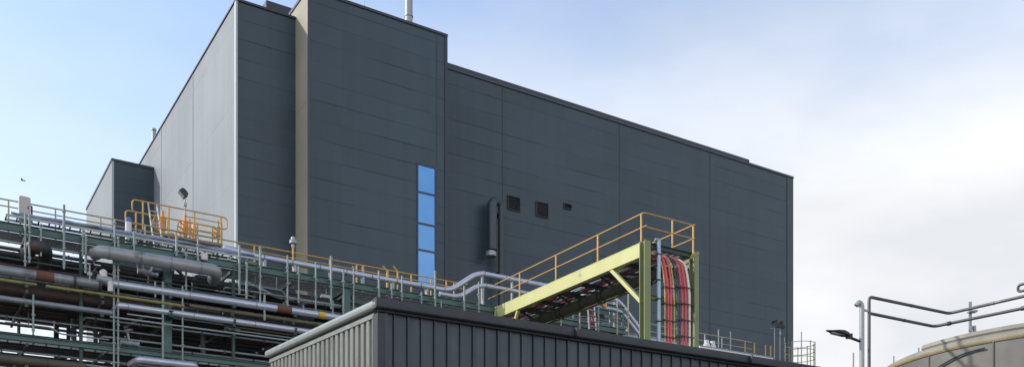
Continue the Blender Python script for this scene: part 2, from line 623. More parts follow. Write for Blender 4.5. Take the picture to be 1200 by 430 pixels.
# pale side wall panel laid on the side
w = MB()
w.box(SL - 0.06, SL, TM + 0.02, TB, 0, ZL - 0.08)
side = bld.part('side_wall', w, M['pale_clad'], label='pale grey panelled side wall', smooth=False)
w = MB()
w.box(SL - 0.10, SL - 0.062, TM - 0.05, TM + 0.30, 0, ZL - 0.02)
w.box(SL - 0.10, SL + 0.01, TM - 0.055, TM - 0.012, 0, ZL - 0.02)
bld.part('corner_trim', w, M['pale_trim'], label='pale corner flashing', smooth=False)
w = MB()
for u in (226, 189):
    t_ = on_s(u, 150, SL - 0.06)[1]
    bld.part('joint_cover', MB().box(SL - 0.085, SL - 0.062, t_ - 0.07, t_ + 0.07, 0, ZL - 0.1), M['pale_seam'], parent=side, smooth=False)
# copings
w = MB()
w.box(SL - 0.13, SL + 0.25, TM - 0.02, TB, ZL - 0.05, ZL + 0.05)
w.box(SL - 0.13, s_tw0 - 0.08, TM - 0.09, TM - 0.022, ZL - 0.08, ZL + 0.048)
bld.part('coping', w, M['coping'], smooth=False)
# roof plant screen behind the left part
q0 = on_t(312, 4, TM + 4)
w = MB()
w.box(q0[0], s_tw0 + 3, TM + 4, TM + 9, ZL + 0.1, Z(312, 4, TM + 4) + 0.2)
bld.part('roof_screen', w, M['coping'], smooth=False)
# main parapet: ledge plus higher dark strip that stops short of the corner
s_cap = on_t(877.3, 188, TM + 0.1)[0]
w = MB()
w.box(s_tw1 + 0.02, s_rt + 0.05, TM - 0.08, TM + 0.30, ZL - 0.14, ZL + 0.02)
ledge = bld.part('parapet_ledge', w, M['duct'], smooth=False)
w = MB()
w.box(s_tw1 + 0.02, s_cap, TM + 0.02, TM + 0.5, ZL + 0.022, ZL + 0.30)
bld.part('parapet', w, M['coping'], smooth=False)
# tower
w = MB()
w.box(s_tw0, s_tw1, TT, TM + 9.0, 0, ZT)
tw = bld.part('stair_tower', w, M['dark_clad'], smooth=False)
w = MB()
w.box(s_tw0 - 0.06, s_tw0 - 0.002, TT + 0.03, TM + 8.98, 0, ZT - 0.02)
bld.part('tower_side', w, M['tower_bounce_clad'], parent=tw, smooth=False)
w = MB()
w.box(s_tw0 - 0.12, s_tw1 + 0.05, TT - 0.07, TT + 0.35, ZT - 0.13, ZT + 0.03)
w.box(s_tw0 - 0.122, s_tw0 + 0.3, TT + 0.36, TM + 9.02, ZT - 0.13, ZT + 0.028)
w.box(s_tw1 - 0.16, s_tw1 + 0.035, TT - 0.055, TT - 0.004, 0, ZT - 0.132)
bld.part('tower_coping', w, M['coping'], parent=tw, smooth=False)
w = MB()
w.box(s_tw0 - 0.09, s_tw0 + 0.05, TT - 0.05, TT - 0.004, 0, ZT - 0.14)
bld.part('tower_trim', w, M['duct'], parent=tw, smooth=False)
# vertical joints of the front
for u, dw in ((589, 0.03), (726, 0.035), (832, 0.045), (922, 0.05)):
    s_ = S(u, TM)
    bld.part('vertical_joint', MB().box(s_ - dw, s_ + dw, TM - 0.015, TM - 0.003, 0, ZL - 0.15), M['seam'], smooth=False)
s_ = S(511.5, TT)
bld.part('vertical_joint', MB().box(s_ - 0.03, s_ + 0.03, TT - 0.015, TT - 0.003, 0, ZT - 0.14), M['seam'], parent=tw, smooth=False)
w = MB()
w.box(S(922, TM) + 0.05, s_rt + 0.03, TM - 0.035, TM - 0.004, 0, ZL - 0.15)
w.box(s_rt + 0.002, s_rt + 0.035, TM - 0.002, TM + 0.4, 0, ZL - 0.15)
bld.part('corner_flashing', w, M['duct'], smooth=False)
# strip window
wa, wb = on_t(489, 193, TT), on_t(510.3, 200, TT)
wz1 = wa[2]
wz0 = Z(489, 338, TT)
w = MB()
w.box(wa[0] - 0.05, wa[0] + 0.06, TT - 0.04, TT + 0.02, wz0, wz1)
w.box(wb[0] - 0.06, wb[0] + 0.09, TT - 0.045, TT + 0.018, wz0, wz1)
w.box(wa[0] - 0.05, wb[0] + 0.08, TT - 0.05, TT + 0.015, wz1, wz1 + 0.12)
divs = [Z(489, v, TT) for v in (224.5, 261, 292)]
for z_ in divs:
    w.box(wa[0] + 0.062, wb[0] - 0.062, TT - 0.035, TT + 0.01, z_ - 0.06, z_ + 0.06)
win = bld.part('strip_window', w, M['frame'], label='tall narrow window with blue panes', smooth=False)
zs = [wz1] + divs + [wz0]
for i in range(4):
    w = MB()
    w.box(wa[0] + 0.062, wb[0] - 0.062, TT - 0.012, TT - 0.002, zs[i + 1] + 0.062, zs[i] - 0.062 * (i > 0) - 0.002)
    bld.part('pane', w, M['glass'], parent=win, smooth=False)
# hooked air duct, louvres, small box
tD = TM - 0.75
a = S(576.5, tD)
b_ = S(587, tD)
zt_ = Z(580, 232, tD)
rad = (b_ - a) / 2
pts, rr_ = [(a, tD, Z(577, 293, tD))], [0.34]
for k in range(9):
    an = math.pi * (1 - k / 8)
    pts.append(((a + b_) / 2 + rad * math.cos(an), tD, zt_ - rad - 0.2 + rad * math.sin(an)))
    rr_.append(0.34 - 0.15 * k / 8)
pts.append((b_, tD, 12.0))
rr_.append(0.19)
w = MB().tube(pts, rr_, 16)
w.tube([(a, tD, Z(577, 293, tD) + 0.01), (a, tD, Z(577, 300, tD))], 0.16, 12)
for i_ in range(14):
    z_ = zt_ - 1.6 - 1.5 * i_
    if z_ > 12:
        w.tube([(b_, tD, z_), (b_, tD, z_ + 0.06)], 0.21, 14)
d = bld.part('air_duct', w, M['duct'], label='dark duct hooked over at its top')
w = MB()
cz = Z(574, 297, tD)
w.tube([(a - 0.1, tD - 0.05, cz - 0.2), (a - 0.1, tD - 0.05, cz + 0.12), (a - 0.1, tD - 0.05, cz + 0.2)], [0.38, 0.35, 0.2], 14)
bld.part('cowl', w, M['galv'], parent=d)
for z_ in (26.0, 22.0):
    bld.part('duct_bracket', MB().box(b_ - 0.25, b_ + 0.25, tD + 0.1, TM - 0.004, z_, z_ + 0.1), M['duct'], parent=d, smooth=False)
for (u0, u1, v0, v1) in ((595, 608.5, 229.5, 245.5), (628.5, 641.5, 236.5, 253.5), (661, 669, 238.5, 244.5)):
    p0, p1 = on_t(u0, v0, TM), on_t(u1, v0, TM)
    zb = Z(u0, v1 - 1, TM)
    w = MB()
    w.box(p0[0], p1[0], TM - 0.03, TM - 0.004, zb, p0[2])
    nsl = 9 if u1 - u0 > 10 else 4
    for k in range(nsl):
        z_ = zb + (p0[2] - zb) * (k + 0.5) / nsl
        w.bar((p0[0] + 0.03, TM - 0.05, z_), (p1[0] - 0.03, TM - 0.05, z_), 0.05, 0.02, up=(0, 0.5, 1))
    lv = bld.part('louvre', w, M['louvre'], smooth=False)
    w = MB()
    for aa, bb, cc, dd in ((p0[0] - 0.05, p1[0] + 0.05, p0[2], p0[2] + 0.05), (p0[0] - 0.05, p1[0] + 0.05, zb - 0.05, zb),
                           (p0[0] - 0.05, p0[0], zb, p0[2]), (p1[0], p1[0] + 0.05, zb, p0[2])):
        w.box(aa, bb, TM - 0.09, TM - 0.006, cc, dd)
    bld.part('louvre_frame', w, M['seam'], parent=lv, smooth=False)
# annexe on the left side
w = MB()
s_b = 13.7
t_b = 78.3
zb_ = 33.05
w.box(s_b, SL - 0.065, t_b, 90.2, 0, zb_)
anx = bld.part('annexe', w, M['dark_clad'], smooth=False)
w = MB()
w.box(s_b - 0.06, s_b - 0.003, t_b + 0.02, 90.2, 0, zb_ - 0.05)
bld.part('annexe_side', w, M['pale_clad'], parent=anx, smooth=False)
w = MB()
w.box(s_b - 0.12, SL - 0.07, t_b - 0.06, t_b + 0.25, zb_ - 0.06, zb_ + 0.12)
w.box(s_b - 0.122, s_b + 0.2, t_b + 0.252, 90.22, zb_ - 0.06, zb_ + 0.118)
bld.part('annexe_coping', w, M['coping'], parent=anx, smooth=False)
w = MB()
w.box(s_b - 0.09, s_b + 0.07, t_b - 0.045, t_b - 0.004, 0, zb_ - 0.07)
bld.part('annexe_trim', w, M['pale_trim'], parent=anx, smooth=False)

# things on its roof
p = on_t(479, 20, 58)
t = Thing('roof_stack', 'pale round vent stack standing on the roof of the dark stair tower', 'vent stack', (p[0], 58, ZT))
w = MB().tube([(p[0], 58, ZT), (p[0], 58, ZT + 4.2)], 0.26, 16)
st = t.part('flue', w, M['pole'])
for dz in (0.6, 2.6):
    t.part('clamp_ring', MB().tube([(p[0], 58, ZT + dz), (p[0], 58, ZT + dz + 0.06)], 0.30, 16), M['galv'], parent=st)
w = MB().box(p[0] + 0.28, p[0] + 0.40, 57.9, 58.05, ZT + 0.85, ZT + 1.05)
t.part('junction_box', w, M['black'], smooth=False)
w = MB().tube([(p[0] - 0.42, 57.8, ZT), (p[0] - 0.42, 57.8, ZT + 1.5)], 0.055, 8)
t.part('stay_tube', w, M['galv'])
p = on_t(427, 5, 57)
t = Thing('roof_antenna', 'thin grey aerial rod on the roof edge left of the vent stack', 'antenna', (p[0], 57, ZT))
t.part('rod', MB().tube([(p[0], 57, ZT + 0.2), (p[0], 57, ZT + 2.4)], [0.035, 0.02], 8), M['galv'])
t.part('rod_base', MB().lathe([(0.0, 0.25), (0.09, 0.25), (0.12, 0.0), (0.0, 0.0)], (p[0], 57, ZT), 12), M['galv'])
for i, (u, v0, lab) in enumerate(((180.3, 150.5, 'taller left one of two grey vent pipes on the far pale roof edge'),
                                  (187.2, 151.5, 'shorter right one of two grey vent pipes on the far pale roof edge'))):
    q = on_s(u, v0, SL + 1.2)
    t = Thing('roof_vent', lab, 'vent pipe', (q[0], q[1], ZL))
    t.part('vent_tube', MB().tube([(q[0], q[1], ZL), (q[0], q[1], q[2] - 0.25)], 0.17, 12), M['pole'])
    t.part('vent_cap', MB().tube([(q[0], q[1], q[2] - 0.2), (q[0], q[1], q[2] - 0.05), (q[0], q[1], q[2])], [0.21, 0.21, 0.05], 12), M['pole'])

# ------------------------------------------------------------------ pipe rack
T0 = 38.4
TR = T0 + 5.2
ZD = 14.07
CS = (-6.0, 1.36, 8.72, 16.08, 23.44, 30.8, 38.2)      # frames
S0, S1 = -6.0, 31.2
rack = Thing('pipe_rack', 'long green steel pipe rack with yellow handrails crossing in front of the dark hall', 'pipe rack', (12, T0 + 2.6, 0))
for s_ in CS[:-1]:
    for t_ in (T0 + 0.15, TR):
        w = MB().ibeam((s_, t_, 0), (s_, t_, ZD - 0.3 - (0 if t_ < 40 else 0.0)), 0.27, 0.27, 0.03, 0.025, up=(0, 1, 0))
        rack.part('column', w, M['green'])
for s_ in (5.63, 11.25, -2.2, 19.8):
    w = MB().ibeam((s_, T0 + 0.1, 0), (s_, T0 + 0.1, ZD - 0.3), 0.13, 0.11, 0.015, 0.015, up=(0, 1, 0))
    rack.part('intermediate_post', w, M['dkgreen'])
tiers = (ZD, 12.02, 10.15, 8.2)
for i, z_ in enumerate(tiers):
    for j, t_ in enumerate((T0, TR)):
        if i == 1 and j == 0:
            continue
        h = 0.28 if i == 0 else 0.2
        w = MB().ibeam((S0, t_, z_ - h / 2), (S1, t_, z_ - h / 2), h, 0.16, 0.02, 0.015)
        rack.part('longitudinal_beam', w, M['green'] if j == 0 else M['dkgreen'])
    for s_ in CS[:-1]:
        w = MB().ibeam((s_, T0 - 0.55 if i else T0 + 0.09, z_ - 0.5), (s_, TR + 0.2, z_ - 0.5), 0.24, 0.16, 0.02, 0.015)
        rack.part('cross_beam', w, M['dkgreen'])
    for s_ in CS[:-2]:
        for f in (0.33, 0.67):
            x = s_ + 7.36 * f
            w = MB().bar((x, T0 - (0.5 if i else -0.09), z_ - 0.42), (x, TR, z_ - 0.42), 0.08, 0.12)
            rack.part('cross_beam', w, M['dkgreen'])
for k, s_ in enumerate(CS[:-2]):
    for z0, z1 in ((10.2, 13.5),):
        w = MB().bar((s_ + 0.2, TR - 0.12, z0), (s_ + 3.6, TR - 0.12, z1), 0.09, 0.09)
        w.bar((s_ + 7.1, TR - 0.2, z0), (s_ + 3.7, TR - 0.2, z1), 0.09, 0.09)
        rack.part('brace', w, M['dkgreen'])
    w = MB().bar((s_ + 0.3, T0 + 0.3, ZD - 0.55), (s_ + 2.4, TR - 1.6, ZD - 0.55), 0.07, 0.07)
    rack.part('brace', w, M['dkgreen'])
w = MB().bar((7.2, T0 + 0.5, 11.0), (8.6, T0 + 0.5, 12.0), 0.1, 0.1)
rack.part('brace', w, M['green'])
# deck grating along the walkway, made of bearer bars
w = MB()
for t_ in [T0 + 1.3 + 0.12 * i for i in range(11)]:
    w.box(S0, S1, t_, t_ + 0.02, ZD + 0.05, ZD + 0.09)
x = S0
while x < S1:
    w.box(x, x + 0.02, T0 + 1.29, T0 + 2.53, ZD + 0.025, ZD + 0.049)
    x += 0.45
rack.part('walkway_grating', w, M['grating'], smooth=False)
# handrail on the far side of the walkway
TH_R = T0 + 2.5
zr = Z(265, 281.3, TH_R)
zm = Z(265, 288.2, TH_R)
s_a, s_b2 = S(281, TH_R), S(548, TH_R)
w = MB().tube([(S0, TH_R, zr), (s_a, TH_R, zr)], 0.03, 8).tube([(S0, TH_R, zm), (s_a, TH_R, zm)], 0.026, 8)
hr1 = rack.part('handrail', w, M['palerail'], label='weathered pale yellow handrail')
w = MB().tube([(s_a + 0.02, TH_R, zr), (s_b2, TH_R, zr)], 0.03, 8).tube([(s_a + 0.02, TH_R, zm), (s_b2, TH_R, zm)], 0.026, 8)
w.box(s_a, s_b2, TH_R - 0.01, TH_R + 0.006, ZD + 0.1, ZD + 0.22)
hr2 = rack.part('handrail', w, M['rail'], label='orange yellow handrail')
for u in (10, 65, 118, 170, 232, 298, 305, 387, 418, 425.5, 454, 482, 505, 523, 532):
    s_ = S(u, TH_R)
    w = MB().bar((s_, TH_R, ZD + 0.05), (s_, TH_R, zr - 0.02), 0.055 if u not in (305, 387, 425.5, 454) else 0.1, 0.055)
    rack.part('post', w, M['palerail'] if s_ < s_a else M['rail'], parent=hr1 if s_ < s_a else hr2)
zu = Z(712, 356, T0)
xa, xb = S(648, T0), S(731, T0)
rack.part('raised_beam', MB().ibeam((xa, T0 - 0.02, zu - 0.17), (xb, T0 - 0.02, zu - 0.17), 0.34, 0.16), M['green'])
rack.part('raised_beam', MB().ibeam((xa, T0 + 1.6, zu - 0.17), (xb, T0 + 1.6, zu - 0.17), 0.34, 0.16), M['dkgreen'])
for u in (650, 672, 694, 716, 729):
    x = S(u, T0)
    rack.part('stub_post', MB().bar((x, T0 - 0.02, ZD + 0.001), (x, T0 - 0.02, zu - 0.34), 0.1, 0.1), M['green'])
    rack.part('upright_tube', MB().tube([(x + 0.2, T0 - 0.25, ZD - 0.5), (x + 0.2, T0 - 0.25, zu + (1.0 if u in (694, 729) else 0.4))], 0.035, 8), M['palerail' if u != 694 else 'post'])
w = MB()
for z_ in (14.45, 14.75):
    w.tube([(S(628, T0 + 0.3), T0 + 0.3, z_), (S(735, T0 + 0.3), T0 + 0.3, z_)], 0.03, 8)
w.bar((S(628, T0 + 0.3), T0 + 0.3, ZD), (S(628, T0 + 0.3), T0 + 0.3, 14.78), 0.05, 0.05).bar((S(735, T0 + 0.3), T0 + 0.3, ZD), (S(735, T0 + 0.3), T0 + 0.3, 14.78), 0.05, 0.05)
rack.part('handrail', w, M['galv'])
x = S(708, T0 - 0.1)
rack.part('lamp_bracket', MB().box(x - 0.1, x + 0.1, T0 - 0.2, T0 - 0.101, zu - 0.22, zu - 0.02), M['orange'], smooth=False)
# second handrail nearer, yellow stub frames with hooped tops
for u0 in (454, 466):
    s_ = S(u0, T0 + 1.1)
    ztop = Z(u0, 313, T0 + 1.1)
    w = MB().tube([(s_, T0 + 1.1, ZD), (s_, T0 + 1.1, ztop - 0.2), (s_ - 0.22, T0 + 1.1, ztop + 0.02)], 0.04, 8, 0.1)
    rack.part('ladder_stile', w, M['rail'])
# slender upright tubes clamped along the front
ups = [(29.5, 250, 312), (34.5, 252, 308), (48, 262, 300), (75, 240, 315), (97, 268, 300), (100.5, 276, 320), (134.5, 257, 330),
       (138.5, 277, 430), (157, 271, 300), (133.5, 300, 430), (191, 330, 430), (218, 296, 340), (207, 276, 300), (214, 335, 430), (232, 280, 310),
       (280.5, 287, 345), (289, 307, 350), (305, 290, 362), (337, 299, 362), (350, 312, 355), (370, 307, 372), (388, 300, 362),
       (402.5, 316, 368), (414.5, 313, 372), (444, 317, 372), (459, 332, 350), (471, 323, 352), (494, 342, 356), (510, 317, 372),
       (517, 352, 372), (544, 335, 366), (561, 330, 366), (583, 358, 372), (310, 345, 375), (182, 330, 348), (39, 345, 392), (390, 352, 372)]
TU = T0 - 0.32
for u, v0, v1 in ups:
    s_ = S(u, TU)
    w = MB().tube([(s_, TU, Z(u, v1, TU)), (s_, TU, Z(u, v0, TU))], 0.034 if rng.random() < 0.7 else 0.045, 8)
    zc = ZD - 0.13
    if Z(u, v1, TU) < zc < Z(u, v0, TU):
        w.box(s_ - 0.05, s_ + 0.05, TU, T0 - 0.085, zc - 0.03, zc + 0.03)
    zq = Z(u, v1, TU) + 0.15
    while zq < Z(u, v0, TU):
        w.box(s_ - 0.055, s_ + 0.055, TU - 0.05, TU + 0.05, zq, zq + 0.05)
        zq += rng.uniform(0.5, 1.3)
    rack.part('upright_tube', w, M['post'])

# ------------------------------------------------------------------ pipes on the rack
def run(name, label, cat, u0, u1, uv, t, r, mat, ringmat=None, pitch=1.4, ends=None, extra=None, n=14, group=None, zfix=None, fil=0.3):
    """straight pipe at the height the row uv=(u, v) has on plane t, from column u0 to column u1; ends: extra points"""
    z = zfix if zfix is not None else Z(uv[0], uv[1], t)
    p, q = (S(u0, t), t, z), (S(u1, t), t, z)
    th_ = Thing(name, label, cat, (p[0], t, z), group=group)
    pts = [p, q]
    if ends:
        if ends.get('a'):
            pts = [(p[0] + d_[0], t + d_[1], z + d_[2]) for d_ in ends['a']] + pts
        if ends.get('b'):
            pts = pts + [(q[0] + d_[0], t + d_[1], z + d_[2]) for d_ in ends['b']]
    mbb = MB().tube(pts, r, n, fil)
    if ringmat is not None:
        mbb.mat(1).rings(p, q, r * 1.035, pitch, 0.05, n)
    body = th_.part('pipe_body', mbb, [mat, ringmat or mat])
    # saddles under the pipe at the frames
    for f_ in CS:
        for g_ in (0, 2.43, 4.93):
            x_ = f_ + g_
            if p[0] + 0.2 < x_ < q[0] - 0.2:
                th_.part('saddle', MB().box(x_ - 0.06, x_ + 0.06, t - r * 0.6, t + r * 0.6, z - r - 0.09, z - r * 0.75), M['dkgreen'], smooth=False)
    return th_, body, p, q


run('lagged_duct', 'fat grey lagged duct with rounded ends hanging just under the green deck beam', 'duct', 116, 254, (190, 306.5), T0 - 0.62, 0.235,
    M['lag'], M['alu_dull'], 1.1, ends={'a': [(-0.02, 0.65, 0.08)], 'b': [(0.12, 0.9, -0.12)]}, n=20, fil=0.28)
th_, body, p, q = run('pipe', 'thick grey pipe with rusty brown band at the left edge of the rack', 'pipe', -20, 117, (50, 323.5), T0 - 0.3, 0.175, M['alu_dull'], M['galv'], 2.1)
x0, x1 = S(42, T0 - 0.3), S(63, T0 - 0.3)
th_.part('rust_band', MB().tube([(x0, T0 - 0.3, p[2]), (x1, T0 - 0.3, p[2])], 0.181, 14), M['rust'], parent=body)
w = MB().tube([(q[0] - 0.05, T0 - 0.3, q[2]), (q[0] + 0.05, T0 - 0.3, q[2])], 0.25, 14).tube([(q[0] - 0.9, T0 - 0.3, q[2]), (q[0] - 0.82, T0 - 0.3, q[2])], 0.24, 14)
th_.part('flange', w, M['dkpipe'], parent=body)
th_, body, p, q = run('pipe', 'long bright pipe with rust patch and yellow band passing behind the shed roof', 'pipe', 127, 470, (300, 357.6), T0 - 0.3, 0.145, M['alu'], M['galv'], 2.6,
                      ends={'a': [(-0.35, 0.0, 0.12)]})
for (a0, a1, mm, nm) in ((324, 341, 'rust', 'rust_band'), (373, 380.5, 'yelband', 'yellow_band')):
    th_.part(nm, MB().tube([(S(a0, T0 - 0.3), T0 - 0.3, p[2]), (S(a1, T0 - 0.3), T0 - 0.3, p[2])], 0.150, 14), M[mm], parent=body)
# valve with white bonnets at the joint
s_ = S(122, T0 - 0.4)
zc = Z(121, 325, T0 - 0.4)
t = Thing('pipe_valve', 'white bonneted valve where the thick grey pipe meets the bright pipe', 'valve', (s_, T0 - 0.4, zc))
w = MB().tube([(s_ - 0.25, T0 - 0.4, zc - 0.05), (s_ + 0.25, T0 - 0.4, zc - 0.1)], 0.16, 12)
t.part('valve_body', w, M['galv'])
w = MB().tube([(s_ - 0.03, T0 - 0.45, zc), (s_ - 0.03, T0 - 0.45, zc + 0.22), (s_ - 0.03, T0 - 0.45, zc + 0.28)], [0.13, 0.13, 0.06], 12)
t.part('bonnet', w, M['white'])
w = MB().tube([(s_ + 0.2, T0 - 0.5, zc - 0.14), (s_ + 0.2, T0 - 0.5, zc - 0.5)], 0.10, 12)
t.part('actuator', w, M['white'])
w = MB().tube([(s_ - 0.5, T0 - 0.45, zc - 0.25), (s_ - 0.5, T0 - 0.45, zc + 0.35)], 0.03, 8).box(s_ - 0.58, s_ - 0.42, T0 - 0.5, T0 - 0.4, zc - 0.02, zc + 0.1)
t.part('gauge_stem', w, M['galv'])
run('pipe', 'short yellow pipe ending in open gap at the left edge of the rack', 'pipe', -20, 43, (90, 340.2), T0 - 0.35, 0.055, M['yelpipe'])
run('pipe', 'yellow pipe under the thick grey pipe fading to olive', 'pipe', 54, 216, (90, 340.2), T0 - 0.35, 0.055, M['yelpipe'])
run('pipe', 'olive pipe below the bright banded pipe', 'pipe', 222, 470, (300, 369.0), T0 - 0.1, 0.075, M['olive'])
run('pipe', 'grey pipe below the yellow pipe in the left of the rack', 'pipe', -20, 132, (60, 357), T0 - 0.25, 0.1, M['alu_dull'], M['alu_dull'], 2.0,
    ends={'b': [(0.15, 0.5, 0.0)]}, fil=0.12)
run('pipe', 'bright pipe starting at an elbow and passing the stout green column', 'pipe', 139, 372, (200, 366), T0 - 0.3, 0.12, M['alu'], M['galv'], 2.4,
    ends={'a': [(-0.05, 0.7, -0.05)]}, fil=0.16)
run('pipe', 'short thin pipe stub tucked under the elbow of the bright pipe', 'pipe', 149, 191, (170, 370.5), T0 - 0.4, 0.03, M['galv'])
run('pipe', 'thin grey pipe running lowest under the bright pipes', 'pipe', 129, 360, (200, 380.3), T0 - 0.35, 0.036, M['galv'])
run('pipe', 'thin pipe with brown stretch under the olive pipe', 'pipe', 262, 365, (320, 389), T0 - 0.2, 0.04, M['brownpipe'])
run('pipe', 'bright short pipe with closed ends at the bottom of the rack', 'pipe', 163, 229, (195, 424.5), T0 - 0.65, 0.135, M['alu'], None,
    ends={'a': [(-0.15, 0.8, -0.05)], 'b': [(0.15, 0.8, -0.05)]}, fil=0.18)
run('pipe', 'dark olive pipe along the bottom left edge of the rack', 'pipe', -20, 100, (40, 424), T0 - 0.3, 0.17, M['dkolive'], M['dkpipe'], 1.7)
run('pipe', 'thin dark conduit along the rack between the deck beam and the thick grey pipe', 'pipe', -20, 118, (80, 313.5), T0 - 0.15, 0.035, M['dkgreen'])
run('pipe', 'thin dark conduit under the lagged duct ending by its right elbow', 'pipe', 137, 252, (200, 332), T0 - 0.1, 0.03, M['dkgreen'])
run('pipe', 'thin silver conduit under the deck beam right of the stout column', 'pipe', 414, 575, (470, 350), T0 + 0.2, 0.035, M['galv'])
run('pipe', 'slim silver conduit under the deck beam left of the lagged duct', 'pipe', -20, 112, (60, 291), T0 + 0.15, 0.035, M['galv'])
run('pipe', 'stubby dark pipe bend under the deck beam below the cream cabinet', 'pipe', 39, 50, (44, 289), T0 - 0.25, 0.23, M['dkpipe'], M['dkgreen'], 0.3,
    ends={'a': [(-0.1, 1.2, 0.0)], 'b': [(0.15, 0.3, -0.05), (0.15, 1.2, -0.5)]}, fil=0.2)
t_ = T0 + 0.45
z1, z2 = Z(300, 336, t_), Z(327, 348.5, t_)
p = [(S(288, t_), t_, z1 + 0.12), (S(302, t_), t_, z1), (S(323, t_), t_, z2), (S(445, t_), t_, z2), (S(560, t_), t_, z2)]
t = Thing('pipe', 'slim grey pipe stepping down under the deck right of the lagged duct', 'pipe', p[2])
t.part('pipe_body', MB().tube(p, 0.06, 10, 0.3).mat(1).rings(p[2], p[4], 0.075, 1.8, 0.05, 10), [M['galv'], M['dkgreen']])

# pipes riding on top of the deck
t_ = T0 + 0.55
zA = Z(410, 319.8, t_)
zB = Z(563, 320.5, t_)
pA = [(S(262, t_), t_, Z(275, 295.5, t_) + 0.1), (S(285, t_), t_, Z(285, 296.5, t_)), (S(300, t_), t_, zA), (S(527, t_), t_, zA), (S(560, t_), t_, zB + 0.02),
      (S(724, t_), t_, zB + 0.02), (S(762, t_), t_, zB - 1.95), (S(800, t_), t_, zB - 1.95)]
t = Thing('pipe', 'bright silver pipe on the deck that rises over the gantry mouth and drops beyond', 'pipe', pA[3])
b0 = t.part('pipe_body', MB().tube(pA, 0.12, 16, 0.45).mat(1).rings(pA[2], pA[3], 0.126, 1.2, 0.05, 16).rings(pA[4], pA[5], 0.126, 1.2, 0.05, 16), [M['alu'], M['alu_dull']])
for u in (310, 345, 387, 425, 460, 500):
    s_ = S(u, t_)
    t.part('pipe_stand', MB().box(s_ - 0.05, s_ + 0.05, t_ - 0.09, t_ + 0.09, ZD, zA - 0.1), M['galv'], smooth=False)
for u in (565, 600, 640, 690, 720):
    s_ = S(u, t_)
    t.part('pipe_stand', MB().box(s_ - 0.04, s_ + 0.04, t_ - 0.05, t_ + 0.05, ZD, zB - 0.1), M['galv'], smooth=False)
t_ = T0 + 0.05
zB2 = Z(563, 333.5, t_)
zA2 = Z(540, 348.5, t_)
pB = [(S(515, t_), t_, zA2), (S(538, t_), t_, zA2), (S(562, t_), t_, zB2), (S(727, t_), t_, zB2), (S(762, t_), t_, zB2 - 1.7), (S(800, t_), t_, zB2 - 1.7)]
t = Thing('pipe', 'lower silver pipe climbing beside the taller loop at the gantry mouth', 'pipe', pB[1])
b0 = t.part('pipe_body', MB().tube(pB, 0.105, 16, 0.4).mat(1).rings(pB[2], pB[3], 0.111, 1.1, 0.05, 16), [M['alu'], M['alu_dull']])
for u in (566, 612, 655, 715):
    s_ = S(u, t_)
    t.part('pipe_stand', MB().box(s_ - 0.035, s_ + 0.035, t_ - 0.04, t_ + 0.04, ZD + 0.002, zB2 - 0.09), M['galv'], smooth=False)
for k, (dz, tt, lab) in enumerate(((0.0, T0 + 0.95, 'middle one of the sloping silver pipes beyond the gantry'),
                                   (-0.28, T0 + 1.25, 'lowest one of the sloping silver pipes beyond the gantry'))):
    zz_ = Z(735, 360, tt) + dz
    pp = [(S(640, tt), tt, zz_), (S(726, tt), tt, zz_), (S(762, tt), tt, zz_ - 1.9), (S(800, tt), tt, zz_ - 1.9)]
    t = Thing('pipe', lab, 'pipe', pp[1])
    t.part('pipe_body', MB().tube(pp, 0.1, 14, 0.4).mat(1).rings(pp[0], pp[1], 0.106, 1.1, 0.05, 14), [M['alu'], M['alu_dull']])

# cable tray with cables on the left of the deck
t_ = T0 + 0.45
zt2 = Z(150, 279.5, t_)
sA, sB = S(6, t_), S(303, t_)
t = Thing('cable_tray', 'ladder cable tray full of grey cables on top of the rack deck', 'cable tray', (sA, t_, zt2))
w = MB()
for tt in (t_ - 0.26, t_ + 0.26):
    w.box(sA, sB, tt - 0.012, tt + 0.012, zt2 - 0.04, zt2 + 0.05)
x = sA
while x < sB:
    w.box(x, x + 0.05, t_ - 0.248, t_ + 0.248, zt2 - 0.02, zt2 + 0.01)
    x += 0.35
t.part('tray', w, M['galv'], smooth=False)
for k in range(9):
    tt = t_ - 0.22 + 0.052 * k
    pts = []
    x = sA + rng.random()
    while x < sB - 0.2:
        pts.append((x, tt + rng.uniform(-0.03, 0.03), zt2 + 0.05 + 0.02 * k + rng.uniform(0.0, 0.12)))
        x += 0.55
    t.part('cable', MB().tube(pts, 0.045, 7), M['cable_pale' if k % 3 else 'alu_dull'])
x = sA + 0.8
while x < sB:
    t.part('tray_stand', MB().box(x - 0.03, x + 0.03, t_ - 0.2, t_ + 0.2, ZD + 0.001, zt2 - 0.041), M['galv'], smooth=False)
    x += 1.8
# lower ladder tray (light rungs seen from below)
t_ = T0 + 0.5
zt3 = Z(60, 404, t_)
t = Thing('cable_tray', 'rung cable tray hanging under the lower green beam', 'cable tray', (S(40, t_), t_, zt3))
w = MB()
for tt in (t_ - 0.18, t_ + 0.18):
    w.box(S0, S(330, t_), tt - 0.012, tt + 0.012, zt3 - 0.03, zt3 + 0.06)
x = S0
while x < S(330, t_):
    w.box(x, x + 0.05, t_ - 0.167, t_ + 0.167, zt3 - 0.015, zt3 + 0.005)
    x += 0.42
t.part('tray', w, M['galv'], smooth=False)
x = S0 + 1.2
while x < S(330, t_):
    t.part('hanger', MB().box(x - 0.02, x + 0.02, t_ - 0.205, t_ - 0.194, zt3 - 0.03, 10.0), M['dkgreen'], smooth=False)
    x += 2.45

